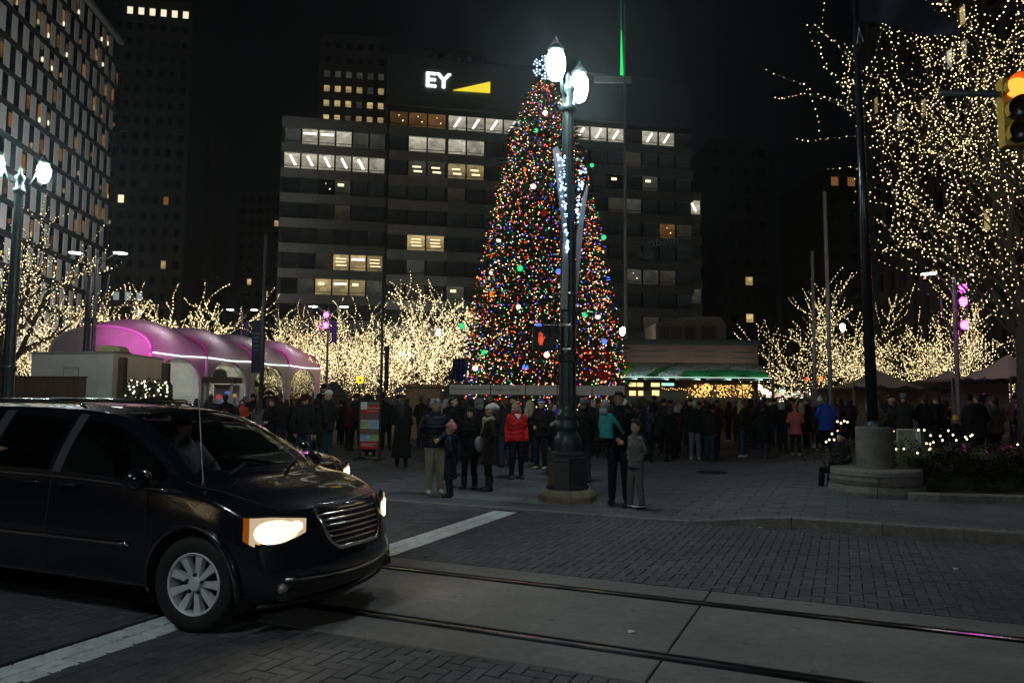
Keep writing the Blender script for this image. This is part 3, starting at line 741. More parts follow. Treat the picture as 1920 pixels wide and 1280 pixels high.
# ------------------------------------------------------------------ twin-globe street lamps
M_iron = mat('painted_iron', (.035, .05, .05), .38, metal=.25, var=.25, scale=5, bump=.15, bscale=30)
M_globe = glow('lamp_globe', (.82, .97, 1), 235)
M_stone = mat('base_stone', (.22, .18, .13), .85, var=.35, scale=6, bump=.5, bscale=25)
M_band = mat('steel_band', (.6, .6, .58), .3, metal=1)
M_box2 = mat('pedestal_panel', (.16, .11, .08), .5, metal=.3, var=.3, scale=4)
GLOBE = [(r * .84, z * .86) for r, z in [(.0, -.33), (.07, -.325), (.125, -.28), (.165, -.18), (.19, -.05), (.195, .07), (.17, .18), (.12, .25), (.0, .27)]]
def street_lamp(label, loc, az, H=7.1):
    L = thing('street_lamp', label, 'street lamp', loc, 0, 'twin-globe street lamps')
    g = MB(); g.lathe([(.50, -.05), (.50, .10), (.46, .17), (.40, .2)], 8); g.build('footing', M_stone, L)
    g = MB(); g.lathe([(.36, .19), (.36, .26), (.335, .27), (.335, .66), (.35, .68), (.35, .74), (.30, .76)], 8); o = g.build('pedestal', [M_iron, M_box2], L)
    for f in o.data.polygons:
        if f.center.x < -.2 and f.center.y < 0 and .3 < f.center.z < .6: f.material_index = 1
    prof = [(.30, .75), (.31, .80), (.225, .84), (.232, .90), (.238, .97), (.225, 1.06), (.19, 1.13), (.165, 1.17), (.20, 1.21), (.203, 1.27), (.18, 1.33), (.165, 1.38), (.19, 1.42), (.19, 1.47), (.165, 1.5), (.15, 1.6)]
    auto(MB().lathe(prof, 32, flute=.05).build('base', M_iron, L), 50)
    auto(MB().lathe([(.155, 1.6), (.145, 2.35), (.185, 2.37), (.19, 2.47), (.15, 2.5), (.145, 2.58), (.135, 3.6), (.10, H - .55)], 24, flute=.07).build('shaft', M_iron, L), 40)
    MB().lathe([(.10, H - .56), (.15, H - .53), (.155, H - .45), (.11, H - .42), (.10, H - .2), (.13, H - .16), (.13, H - .1), (.05, H - .02), (.04, H + .12), (0, H + .2)], 20).build('capital', M_iron, L, True)
    gl = MB().lathe(GLOBE, 18).mesh('globe', M_globe, True)
    cp = MB().lathe([(.12, .22), (.15, .27), (.1, .34), (.05, .4), (.02, .48), (0, .5)], 16).mesh('cap', M_iron, True)
    d = V((math.cos(az), math.sin(az), 0))
    for s in (-1, 1):
        c = d * s * .52 + V((0, 0, H + .12))
        g = MB(); g.tube([(0, 0, H - .3), d * s * .22 + V((0, 0, H - .25)), d * s * .42 + V((0, 0, H + .25)), d * s * .5 + V((0, 0, H + .5))], [.04, .03, .028, .03], 8)
        g.build('arm', M_iron, L, True)
        o = link('globe', gl, L, c); link('cap', cp, L, c)
    return L
q = G(1064, 938)
LX, LY = q.x, q.y
top = P(1072, 150, LY).z
main_lamp = street_lamp('iron twin-globe lamp post with snowflake wings, standing on the crossing corner among the people', (LX, LY, 0), rad(62), top - .05)
MB().lathe([(.165, 0), (.165, .035)], 20).build('band', M_band, main_lamp, loc=(0, 0, P(1064, 612, LY).z))
MB().lathe([(.165, 0), (.165, .035)], 20).build('band', M_band, main_lamp, loc=(0, 0, P(1064, 657, LY).z))
MB().lathe([(.135, 0), (.135, .03)], 20).build('band', M_band, main_lamp, loc=(0, 0, P(1068, 553, LY).z))
ql = P(22, 600, 19.5)
street_lamp('iron twin-globe lamp post standing beside the big lit tree at the plank fence', (ql.x, ql.y, 0), rad(35), P(35, 318, 19.5).z - .1)
street_lamp('iron twin-globe lamp post across the street behind the photographer', (-5.0, .4, 0), rad(20), 7.1)

# lit wings on the lamp post
WG = thing('wing_decoration', 'pair of tall pale wing panels edged with white lights, strapped to the lamp post', 'decoration', (LX, LY, 0))
M_wing = mat('wing_fabric', (.34, .34, .36), .6, var=.25, scale=5); M_cool = glow('wing_bulb', (.42, .66, 1), 4)
wl = MB()
def wing(pts, y0, y1):
    pa = [P(px, py, LY + y0) - V((LX, LY, 0)) for px, py in pts]
    return MB().prism(pa, (0, y1 - y0, 0))
for pts, y0, y1 in (([(1036, 279), (1046, 274), (1052, 290), (1063, 420), (1066, 500), (1064, 580), (1052, 578), (1056, 440), (1043, 330)], -.22, -.15),
                    ([(1100, 345), (1103, 350), (1094, 420), (1086, 520), (1079, 585), (1078, 580), (1081, 440), (1090, 380)], .0, .06)):
    wing(pts, y0, y1).build('wing', M_wing, WG)
r3 = random.Random(4)
for i in range(120):
    t = r3.random(); side = r3.random() < .66
    if side: px = 1047 + 19 * t + r3.uniform(-4, 12 * (1 - t)); py = 285 + 185 * t ** .9 + r3.uniform(-4, 4); y = -.3
    else: px = 1092 - 8 * t + r3.uniform(-5, 8 * (1 - t)); py = 312 + 100 * t + r3.uniform(-5, 5); y = -.12
    q = P(px, py, LY + y); wl.octa((q.x - LX, y, q.z), r3.uniform(.012, .024))
tag(wl.build('light_string', M_cool, WG), kind='stuff')
for z0 in (300, 420, 553):
    z = P(1068, z0, LY).z; MB().tube([(-.22, -.18, z), (.24, .03, z)], .015, 6).build('bracket', M_band, WG)
# pedestrian signal
PS = thing('pedestrian_signal', 'black crossing signal showing a red raised hand, clamped to the lamp post', 'signal', (LX, LY, 0))
c = P(1019, 634, LY - .05); c = c - V((LX, LY, 0))
M_blk = mat('black_housing', (.015, .015, .016), .5)
MB().box(c, (.38, .26, .40)).build('housing', M_blk, PS)
h = MB(); hx, hz, y = c.x - .05, c.z, c.y - .14
h.box((hx, y, hz - .035), (.085, .01, .09))
for k, (dx, l) in enumerate(((-.03, .07), (-.01, .085), (.01, .08), (.03, .06))): h.box((hx + dx, y, hz + .01 + l / 2), (.013, .01, l))
h.box((hx + .055, y, hz - .01), (.014, .01, .07), M=Matrix.Rotation(rad(25), 3, 'Y')); h.box((hx, y, hz - .1), (.06, .01, .05))
h.build('hand_symbol', glow('red_hand', (1, .12, .05), .8), PS)
for dx in (-.16, .06):
    MB().box((c.x + dx + .0, c.y - .2, c.z + .13), (.02, .14, .14)).build('visor', M_blk, PS)
for z in (P(1064, 611, LY).z, P(1064, 656, LY).z): MB().tube([(0, 0, z), (c.x, c.y, z)], .018, 6).build('bracket', M_blk, PS)

# ------------------------------------------------------------------ plaza lamps with flat twin heads
M_pole = mat('plaza_pole', (.20, .19, .2), .45, metal=.4, var=.15); M_head = glow('plaza_lamp_glass', (.95, .97, 1), 26)
M_mag = glow('magenta_lens', (1, .03, .8), 24); M_ban = mat('blue_banner', (.05, .07, .25), .7, var=.2)
def plaza_lamp(label, px, Y, ytop, mags=(), banner=False):
    b = P(px, 700, Y); H = P(px, ytop, Y).z
    L = thing('plaza_lamp', label, 'plaza lamp', (b.x, b.y, gz(b.x, b.y)), 0, 'slim plaza lamps with twin flat heads')
    MB().lathe([(.2, 0), (.13, .3), (.1, 1), (.07, H - .4), (.03, H)], 12).build('pole', M_pole, L, True)
    for s in (-1, 1):
        g = MB(); g.tube([(0, 0, H - 1.0), (s * .25, 0, H - .4), (s * .75, 0, H - .05)], .03, 6); g.tube([(s * .1, 0, H - 2.6), (s * .5, 0, H - 1.6), (s * .55, 0, H - 1.0)], .035, 6)
        g.build('arm', M_pole, L)
        hd = MB().lathe([(.0, .1), (.3, .04), (.34, -.02), (.3, -.03)], 14).build('lamp_head', M_pole, L, True, loc=(s * 1.0, 0, H))
        MB().lathe([(.28, -.035), (.0, -.07)], 14, cap=False).build('lens', M_head, hd, True)
    for z in mags:
        zz = P(px, z, Y).z; o = MB().lathe([(.10, 0), (.16, .1), (.17, .25)], 12).build('spotlight', M_pole, L, loc=(0, -.35, zz)); o.rotation_euler.x = rad(80)
        MB().ball((0, 0, 0), (.16, .08, .17), 12, 8).build('magenta_lens', M_mag, L, True, loc=(0, -.6, zz))
    if banner:
        MB().box((.42, -.05, H - 1.7), (.34, .03, 1.3)).build('banner', M_ban, L)
    return L
plaza_lamp('slim twin-headed plaza lamp with magenta spotlight standing at the far end of the tent', 613, 48, 574, (592, 612), True)
plaza_lamp('slim twin-headed plaza lamp seen over the middle of the tent roof', 450, 62, 580, (), True)
plaza_lamp('slim twin-headed plaza lamp with curved arms behind the white trailer', 172, 33, 473, ())
plaza_lamp('slim twin-headed plaza lamp with three magenta spotlights by the market canopies', 1795, 30, 519, (552, 576, 619))
for x, y, lab in ((-14, 97, 'far street lamp before the office block, hidden by the lit bare trees'),):
    L = street_lamp(lab, (x, y, 0), rad(10), 7.5)
# globe lamp beside the Christmas tree, and small ones on the street beyond
def single(px, py, Y, label):
    p = P(px, py, Y); L = thing('globe_lamp', label, 'globe lamp', (p.x, p.y, 0), 0, 'single globe lamps')
    MB().lathe([(.14, 0), (.08, .5), (.05, p.z - .3)], 10).build('pole', M_iron, L)
    MB().lathe(GLOBE, 12).build('globe', glow('far_globe', (.9, 1, .95), 30), L, True, loc=(0, 0, p.z))
single(1167, 620, 44, 'single globe lamp at the edge of the Christmas tree beside the pavilion')
single(1580, 613, 52, 'single globe lamp shining between the slim pale poles and the flagpole')
single(822, 622, 58, 'single globe lamp among the lit branches nearest the Christmas tree')

# ------------------------------------------------------------------ poles and masts
def pole(name, label, cat, px0, py0, px1, py1, Y, r0, r1, m=M_pole, extra=None, n=10):
    a = P(px1, py1, Y); b = P(px0, py0, Y)
    o = thing(name, label, cat, (b.x, Y, gz(b.x, Y)))
    MB().tube([(0, 0, 0), (a.x - b.x, 0, a.z)], [r0, r1], n).build('pole', m, o, True)
    MB().lathe([(r0 * 2.2, 0), (r0 * 2.2, .05), (r0 * 1.3, .12)], 12).build('foot', m, o)
    return o
M_grey = mat('galvanised_pole', (.33, .31, .31), .5, metal=.3, var=.15)
pole('slim_pole', 'slim pale pole with a small cap, thicker of the two before the lit trees', 'pole', 1558, 740, 1546, 368, 24, .075, .055, M_grey)
pole('slim_pole', 'slim pale pole with a ball top, thinner of the two before the lit trees', 'pole', 1528, 740, 1523, 478, 26, .07, .05, M_grey)
bp = pole('banner_pole', 'dark pole carrying a narrow blue banner in front of the tent', 'pole', 489, 760, 499, 440, 25, .085, .06, mat('dark_pole', (.05, .045, .05), .5, var=.2))
q = P(481, 650, 25); bx = q.x - bp.location.x
MB().box((bx, -.02, q.z), (.30, .03, 1.75)).build('banner', mat('navy_banner', (.012, .014, .03), .8, var=.2), bp)
for k in range(5): MB().box((bx, -.045, q.z + .45 - k * .14), (.2 - .03 * (k % 3), .012, .045)).build('print_line', mat('banner_print', (.12, .12, .15), .8), bp)
for z in (.85, -.85): MB().tube([(0, 0, q.z + z), (bx - .15, 0, q.z + z)], .012, 5).build('bracket', M_iron, bp)
tp = pole('thin_pole', 'thin black pole with a dark narrow banner in front of the lit trees', 'pole', 714, 760, 719, 500, 27, .07, .03, mat('dark_pole', ()))
q = P(725, 690, 27); MB().box((q.x - tp.location.x, 0, q.z), (.16, .03, 1.6)).build('banner', mat('navy_banner', ()), tp)
pole('thin_pole', 'thin pole rising from the trailer roof in front of the tent gable', 'pole', 160, 700, 168, 520, 32, .16, .12, mat('dark_pole', ()))
mp = pole('mast', 'tall thin mast with a crossarm and a green-lit top in front of the office block', 'mast', 1174, 700, 1170, -60, 60, .16, .09, mat('mast_grey', (.4, .39, .4), .5))
zc = P(1170, 150, 60).z; MB().box((-1.0, 0, zc), (3.0, .25, .5)).build('crossarm', mat('mast_grey', ()), mp)
g = MB(); g.tube([(-.28, -.25, P(1170, 143, 60).z), (-.30, -.25, P(1170, 60, 60).z)], [.13, .04], 8); g.build('green_pole_glow', glow('painted_green_glow', (.03, 1, .2), .9), mp)  # glowing tubes stand in for green light falling on the mast
g = MB(); g.tube([(-.30, -.25, P(1170, 60, 60).z), (-.33, -.25, P(1170, -60, 60).z)], [.05, .04], 8); g.build('painted_green_wash', glow('painted_green_wash', (.05, .7, .18), .16), mp)

# ------------------------------------------------------------------ flagpole on its round stone planter
FPq = G(1637, 936, .15); FPc = V((FPq.x + .40, FPq.y + .72, .15))
FP = thing('flagpole', 'thick dark flagpole rising from a concrete drum on the round stone ring', 'flagpole', FPc)
hb = P(1632, 800, FPc.y).z - .15; ht = P(1609, 60, FPc.y)
MB().lathe([(.30, .40), (.30, hb - .02), (.285, hb)], 28).build('drum', mat('cast_concrete', (.13, .12, .10), .8, var=.35, scale=4, bump=.3, bscale=30), FP, False)
auto(bpy.data.objects[FP.children[-1].name])
MB().tube([(-.02, 0, hb), (ht.x - FPc.x - .05, 0, ht.z + 1.2)], [.098, .045], 16).build('pole', mat('flagpole_paint', (.02, .025, .03), .25, metal=.5), FP, True)
MB().lathe([(.16, hb), (.15, hb + .05), (.11, hb + .1)], 16).build('collar', M_iron, FP)
q = ht - FPc; MB().tube([(q.x - .06, -.08, q.z - .25), (q.x - .02, -.08, q.z + .03), (q.x + .05, -.08, q.z - .22)], .012, 5).build('halyard', M_grey, FP)
fl = MB()
def flagf(s, t): 
    a = P(1600 + 185 * s, -70, FPc.y).x - FPc.x; z = P(1600, -20 + 70 * s + (95 - 60 * s) * (t - .5) * 1.2, FPc.y).z - .15
    return (a, .15 * math.sin(s * 9 + t * 2) * s, z)
fl.grid(flagf, 24, 10); FG = fl.build('flag', mat('dark_flag', (.03, .028, .05), .8, var=.3), loc=FPc, smooth=True)
tag(FG, 'dark flag drooping from the top of the thick flagpole', 'flag')
PL = thing('round_planter', 'low round ring of rough stone blocks round the flagpole drum', 'planter', FPc)
def ring_block(r0, r1, z0, z1, a0, a1, m):
    g = MB(); n = 4; vs = []
    for i in range(n + 1):
        a = a0 + (a1 - a0) * i / n; j = rnd.uniform(-.012, .012)
        for r, z in ((r0, z0), (r1 + j, z0), (r1 + .02 + j, (z0 + z1) / 2), (r1 + j, z1), (r0, z1)): vs.append((r * math.cos(a), r * math.sin(a), z))
    fs = [(i * 5 + k, i * 5 + (k + 1) % 5, (i + 1) * 5 + (k + 1) % 5, (i + 1) * 5 + k) for i in range(n) for k in range(5)] + [(4, 3, 2, 1, 0), tuple(n * 5 + k for k in range(5))]
    g.add(vs, fs); g.build('stone_block', m, PL)
for r1, z0, z1, nb, off, m in ((.74, -.02, .18, 9, .1, M_gran), (.70, .19, .335, 8, .4, mat('granite_dark', (.14, .13, .115), .85, var=.35, scale=9, bump=.7, bscale=30))):
    for k in range(nb): ring_block(.2, r1, z0, z1, off + 6.2832 * k / nb + .008, off + 6.2832 * (k + 1) / nb - .008, m)
MB().lathe([(.715, .345), (.715, .42), (.70, .44), (.28, .445)], 40).build('coping', M_gran, PL)
# hedge bed
M_hedge = mat('hedge_leaf', (.03, .04, .018), .7, var=.4, ovar=.3)
HB = thing('hedge', 'low dark hedge dotted with small warm lights beside the flagpole planter', 'hedge', (FPc.x, FPc.y, .15))
hx0, hy = .8, .6
g = MB(); bl = MB(); r4 = random.Random(9)
def hcore(a, b):
    x = hx0 + .1 + 4.8 * a; t = min(1, max(0, b)) * math.pi; zz = .56 * math.sin(t) ** .4 * (1 + .10 * math.sin(x * 5)) if 0 < b < 1 else 0
    return (x, .45 + .04 * math.sin(x * 9) + 2.4 * b, zz)
g.grid(hcore, 60, 24)
for i in range(14000):
    x = r4.uniform(hx0 - 1.6 if r4.random() < .1 else hx0, 5.6); y = r4.uniform(.3 if x > 1.2 else 1.0, 3.0) if r4.random() < .5 else r4.uniform(.3, .6); z = (.12 + .58 * r4.random() ** .45) * (1 + .12 * math.sin(x * 5) + .1 * math.sin(y * 6 + x))
    a = r4.uniform(0, 6.3); d = V((math.cos(a), math.sin(a), r4.uniform(-.3, .9))) * r4.uniform(.04, .09); s = V((-math.sin(a), math.cos(a), r4.uniform(-.5, .5))) * .022; c = V((x, y, z))
    g.add([c, c + d * .5 + s, c + d, c + d * .5 - s], [(0, 1, 2, 3)])
tag(g.build('foliage', M_hedge, HB), kind='stuff')
for px, py in ((1722, 806), (1733, 806), (1745, 816), (1763, 817), (1778, 807), (1787, 815), (1793, 825), (1810, 819), (1813, 823), (1820, 817), (1823, 815), (1737, 831), (1744, 832), (1750, 829), (1695, 841), (1680, 842), (1720, 849), (1745, 840), (1742, 843), (1673, 831), (1675, 808), (1908, 833), (1767, 825), (1570, 790), (1577, 793), (1583, 789), (1589, 791), (1560, 813), (1555, 824), (1564, 824), (1549, 828), (1571, 808)):
    q = P(px, py, FPc.y + 1.4) - V((FPc.x, FPc.y, .15)); bl.octa(q, .021)
tag(bl.build('string_lights', glow('hedge_bulb', (1, .78, .42), 7), HB), kind='stuff')
BK = thing('bed_kerb', 'row of long low granite blocks edging the hedge bed', 'kerb', (FPc.x, FPc.y, .15))
pa = G(1702, 938, .15) - V((FPc.x, FPc.y, .15)); pb = G(1760, 941, .15) - V((FPc.x, FPc.y, .15)); pc = G(2080, 950, .15) - V((FPc.x, FPc.y, .15))
def kerb_run(a, b, n):
    d = (b - a) / n; ang = math.atan2(d.y, d.x)
    for k in range(n):
        m = a + d * (k + .5); o = MB().slab(-d.length / 2 + .004, d.length / 2 - .004, 0, .24, -.02, .125, .02).build('granite_block', M_gran, BK, loc=m); o.rotation_euler.z = ang
kerb_run(V((pa.x, pa.y, 0)), V((pb.x, pb.y, 0)), 1); kerb_run(V((pb.x, pb.y, 0)), V((pc.x, pc.y, 0)), 3)
g = MB(); g.grid(lambda a, b: (.5 + 5.5 * a, -.35 + 3.5 * b - .25 * a, .03 + .02 * math.sin(a * 30 + b * 9)), 30, 16)
o = g.build('planting_soil', mat('soil', (.03, .024, .018), .95, var=.4, scale=6, bump=1, bscale=20), loc=(FPc.x, FPc.y, .15)); tag(o, kind='structure')
g = MB()
for i in range(900):
    cl = rnd.choice(((1.0, .18), (1.45, .3), (1.7, .5), (2.2, .4))); a = rnd.uniform(0, 6.3); r_ = rnd.random() ** .5 * .25
    c = V((cl[0] + r_ * math.cos(a), cl[1] + r_ * math.sin(a) * .5, .03)); e = c + V((rnd.gauss(0, .06), rnd.gauss(0, .05), rnd.uniform(.04, .13))); s = V((.004, .003, 0))
    g.add([c - s, c + s, e], [(0, 1, 2)])
tag(g.build('dry_grass', mat('dry_grass', (.12, .1, .06), .9, ovar=.3), loc=(FPc.x, FPc.y, .15)), 'withered dry grass tufts in the soil before the hedge', 'grass', kind='stuff')

# ------------------------------------------------------------------ traffic signal
TS_Y = 10.3
q = P(1907, 208, TS_Y); TS = thing('traffic_signal', 'yellow three-lens traffic signal showing red, hung from a dark mast arm', 'traffic signal', (q.x, q.y, q.z), rad(-16))
M_ty = mat('signal_yellow', (.42, .25, .02), .45, var=.15, scale=8)
M_len = mat('dark_lens', (.012, .012, .012), .25)
MB().slab(-.19, .19, -.5, .5, -.2, 0, .02, tf=lambda x, y, z: (x, -z - .02, y)).build('housing', M_ty, TS)
for k, z in enumerate((.33, 0, -.33)):
    vz = MB(); n = 20
    def vf(a, b): 
        t = rad(-35) + rad(250) * a; return (.155 * math.cos(t), -.02 - .2 * b * (1 - .3 * abs(a - .5) * 2), z + .155 * math.sin(t))
    vz.grid(vf, n, 2); vz.grid(lambda a, b: tuple(V(vf(a, b)) * 1.0 + V((0, 0, 0)) + V((math.cos(rad(-35) + rad(250) * a) * .006, 0, math.sin(rad(-35) + rad(250) * a) * .006))), n, 2, flip=True)
    vz.build('visor', M_ty, TS, True)
    o = MB().lathe([(.148, 0), (.14, .03), (.08, .05), (0, .055)], 24, cap=False).build('lens', glow('red_lens', (1, .16, .02), 4.2) if k == 0 else M_len, TS, True, loc=(0, -.015, z)); o.rotation_euler.x = math.pi / 2
MA = thing('signal_mast', 'dark horizontal mast arm and post carrying the yellow traffic signal', 'signal mast', (q.x + 4, q.y - .2, .15))
MB().tube([(0, .35, 0), (0, .35, 6.2)], [.14, .1], 12).build('post', M_iron, MA, True)
MB().tube([(0, .35, q.z + .05), (-4 - 1.0, .35, q.z + .17)], [.07, .04], 10).build('arm', M_iron, MA, True)
MB().box((-4, .3, q.z - .1), (.1, .1, .6)).build('hanger', M_iron, MA)

# ------------------------------------------------------------------ poster board
q = G(692, 862); PB = thing('poster_board', 'tall freestanding poster board with red, green and blue panels', 'poster board', (q.x, q.y, 0), rad(-14))
PH = 1.66; PW = .62
M_pf = mat('poster_frame', (.02, .02, .02), .5)
for s in (-1, 1):
    MB().box((s * PW / 2, 0, PH / 2), (.05, .05, PH)).build('frame_side', M_pf, PB)
    MB().box((s * PW / 2, 0, .03), (.06, .7, .05)).build('foot', M_pf, PB)
MB().box((0, 0, PH + .02), (PW + .1, .06, .05)).build('frame_top', M_pf, PB)
MB().tube([(-PW / 2, -.02, .1), (PW / 2, -.02, .1)], .016, 8).build('frame_bar', mat('brass_bar', (.6, .5, .25), .25, metal=1), PB)
MB().box((0, 0, .3 + .66), (PW - .04, .03, 1.33)).build('backing', M_pf, PB)
def pr(x0, x1, z0, z1, m, name='print_panel', y=-.018): return MB().box(((x0 + x1) / 2, y, (z0 + z1) / 2), (x1 - x0, .006, z1 - z0)).build(name, m, PB)
mR, mG, mBl, mW, mT = [mat('poster_' + n, c, .55, var=.06) for n, c in (('red', (.42, .02, .02)), ('green', (.40, .46, .22)), ('blue', (.34, .47, .62)), ('white', (.62, .64, .62)), ('teal', (.05, .2, .14)))]
hx = PW / 2 - .03
pr(-hx, hx, 1.30, 1.56, mR); pr(-.08, hx, 1.56, 1.62, mT); pr(-hx, -.085, 1.41, 1.62, mW, y=-.02)
pr(-hx, 0, .87, 1.12, mG); pr(.005, hx, .87, 1.12, mBl); pr(-hx, 0, .53, .70, mBl); pr(.005, hx, .53, .70, mG); pr(-hx, hx, .31, .52, mR)
mPh = mat('poster_photo', (.16, .09, .08), .5, var=.9, scale=26)
pr(-hx, 0, 1.125, 1.295, mPh, 'print_photo'); pr(.005, hx, 1.125, 1.295, mPh, 'print_photo'); pr(-hx, 0, .705, .865, mPh, 'print_photo'); pr(.005, hx, .705, .865, mPh, 'print_photo')
text('lettering', 'Your Event', .085, mW, PB, (-.075, -.024, 1.43), depth=.002)
for z, x0, x1, m in ((1.37, -.08, hx - .02, mW), (1.05, -hx + .02, -.03, M_pf), (1.0, -hx + .02, -.08, M_pf), (.95, -hx + .02, -.14, M_pf), (1.05, .03, hx - .04, mT), (1.0, .03, hx - .08, mT), (.95, .03, hx - .06, mT), (.66, -hx + .02, -.06, M_pf), (.62, -hx + .02, -.12, mT), (.58, -hx + .02, -.02, mT), (.66, .03, hx - .08, M_pf), (.61, .03, hx - .04, mT), (.45, -hx + .03, hx - .05, mW), (.40, -hx + .03, .1, mW)):
    MB().box(((x0 + x1) / 2, -.024, z), (x1 - x0, .004, .014)).build('print_line', m, PB)
# hidden floodlight mast added to brighten the checkered building; buildings and lamps across the street stand behind the photographer
FM = thing('added_floodlight_mast', 'added slim mast with a floodlight head hidden behind the lit trees by the checkered building', 'floodlight', (-36, 66, 0))
MB().tube([(0, 0, 0), (0, 0, 9)], [.12, .07], 8).build('pole', M_iron, FM)
MB().box((-.25, .1, 9.1), (.3, .6, .4)).build('lamp_head', M_blk, FM)  # pole and head of the added floodlight mast
lamp('added_building_floodlight', 'SPOT', (-36.6, 66.2, 9.2), 14500, (.95, .98, 1), .3, (-59, 88, 27), 120)
for x, y, k, r_, lab in ((-17, -4, 0, .3, 'bare lit tree up the street, nearest the lamp post outside the picture'), (-25, -8, 1, 1.2, 'middle bare lit tree up the street outside the picture'), (-34, -12, 2, 2.4, 'bare lit tree farthest up the street outside the picture')):
    tree_from(dense[k], lab, (x, y, 0), r_, .8, 'strung trees across the street')
street_lamp('iron twin-globe lamp post down the street behind the photographer', (9, -10.5, 0), rad(20), 7.1)
def back_lit(r, b): return (M_w_warm if (r * 5 + b * 7) % 9 in (0, 4) else M_w_cool if (r * 3 + b) % 11 == 5 else M_glassd)
bt = tower('street_row', 'dark row of buildings with lit windows up the street outside the picture', 960, 40, 0, 60, 22, 3.0, 3.6, M_brown, back_lit, openw=.6, openh=.55)
bt.location = (-50, -45, 0)
# ------------------------------------------------------------------ barrel tent
a = P(282, 660, 36); b = P(598, 690, 54)
VZ = a.z; dx, dy = b.x - a.x, b.y - a.y; TL = math.hypot(dx, dy)
TN = thing('barrel_tent', 'long white barrel-roofed tent lit magenta, with arched clear windows', 'tent', (a.x, a.y, 0), math.atan2(dy, dx))
# local x along the tent, local y positive to its far side (left of travel), width TW
TW = 5.6; TR = P(165, 590, 36).z - VZ; NBAY = 4; BL = TL / NBAY
M_fab = cloth_translucent('tent_fabric', (.36, .27, .31), .07); M_rib = mat('tent_rib', (.5, .42, .46), .5)
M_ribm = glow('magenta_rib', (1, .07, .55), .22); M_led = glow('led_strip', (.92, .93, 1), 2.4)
def roof(t, s, bay):
    q = math.pi * t; sag = .62 * math.sin(math.pi * s) * (.35 + .65 * math.sin(q))
    return (bay * BL + s * BL, TW / 2 - TW / 2 * math.cos(q), VZ + (TR - .52 + sag) * math.sin(q) ** .85)
for k in range(NBAY):
    g = MB(); g.grid(lambda s, t: roof(t, s, k), 10, 20); g.build('roof_panel', M_fab, TN, True)
for k in range(NBAY + 1):
    pts = [roof(t / 20, 0, k) for t in range(21)]
    MB().tube([V(p) + V((0, 0, .02)) for p in pts], .09, 6).build('rib', M_ribm if k else M_rib, TN, True)
    for y in (0, TW): MB().tube([(k * BL, y, 0), (k * BL, y, VZ)], [.16, .11], 8).build('post', M_rib, TN)
# gable at the near end, gently bellied and wrinkled
g = MB()
def gab(s, t):
    y = TW * s; h = (TR - .52) * max(0, math.sin(math.pi * max(0, min(1, math.acos(1 - 2 * s) / math.pi)))) ** .85
    z = VZ - 1.2 + (h + 1.2) * t
    return (-.02 - .35 * math.sin(math.pi * t) * math.sin(math.pi * s) - .02 * math.sin(s * 40 + t * 9), y, z)
g.grid(gab, 36, 14); g.build('gable', M_fab, TN, True)
# side wall with an arched opening in each bay, and clear vinyl behind it
M_vin = glass('clear_vinyl', (.72, .74, .72), .06, 1.6)
for k in range(NBAY):
    g = MB(); n = 20; x0 = k * BL + .1; x1 = (k + 1) * BL - .1; wd = x1 - x0
    ow = wd * .88; ox0 = x0 + (wd - ow) / 2; zt = VZ - .14
    outer, inner = [], []
    for i in range(n + 1):
        s = i / n; ang = math.pi * s; xx = ox0 + ow / 2 - ow / 2 * math.cos(ang)
        inner.append((xx, 0, .0 if i in (0, n) else 1.6 + (zt - 1.6) * math.sin(ang) ** .6)); outer.append((x0 + wd * s, 0, VZ - .02))
    vs = outer + inner; fs = [(i, i + 1, n + 2 + i, n + 1 + i) for i in range(n)]
    o2 = len(vs); vs += [(x0, 0, 0), (x1, 0, 0)]
    fs += [(0, n + 1, o2), (n, o2 + 1, 2 * n + 1)]
    vs2 = [(x, y + .14, z) for x, y, z in vs]; m = len(vs)
    fs2 = [tuple(i + m for i in f[::-1]) for f in fs] + [(n + 1 + i, n + 2 + i, m + n + 2 + i, m + n + 1 + i) for i in range(n)]
    g.add(vs + vs2, fs + fs2); g.build('side_panel', mat('tent_side', (.40, .36, .35), .7, var=.12, scale=1.5), TN)
    MB().box((ox0 + ow / 2, .25, zt / 2), (ow + .2, .02, zt)).build('window', M_vin, TN)
    MB().tube([(x0, -.06, VZ + .0), ((x0 + x1) / 2, -.06, VZ - .06), (x1, -.06, VZ)], .03, 6).build('led_strip', M_led, TN)
MB().tube([(TL, -.06, VZ), (TL + .25, .1, VZ - .5), (TL + .3, .2, 1.6)], .04, 6).build('led_strip', M_led, TN)
MB().box((TL / 2, TW, VZ / 2), (TL, .05, VZ)).build('back_wall', mat('tent_back', (.7, .7, .68), .8, var=.1), TN)
MB().box((TL / 2, TW / 2, .02), (TL, TW, .03)).build('floor', mat('tent_floor', (.2, .19, .18), .7, var=.2), TN)
M_tl = glow('tent_lamp', (.95, 1, .95), 420)
for k in range(NBAY):
    MB().ball((k * BL + BL * .35, 1.0, VZ + .75), .15, 10, 6).build('ceiling_lamp', M_tl, TN)
for k in (0, 1, 2, 3): MB().box((k * BL + BL * .6, TW - .8, .55), (1.6, .7, 1.1)).build('counter', mat('tent_counter', (.35, .38, .4), .6), TN)
mg = lamp('magenta_spot', 'SPOT', (0, 0, 0), 2800, (1, .07, .75),   .15, None, 42)
def place_spot(o, loc, tgt): o.location = loc; o.rotation_euler = (V(tgt) - V(loc)).to_track_quat('-Z', 'Y').to_euler()
TM = Matrix.Translation(TN.location) @ Matrix.Rotation(TN.rotation_euler.z, 4, 'Z')
place_spot(mg, TM @ V((-5, -2.6, 5.2)), TM @ V((0, .5, VZ + .9)))
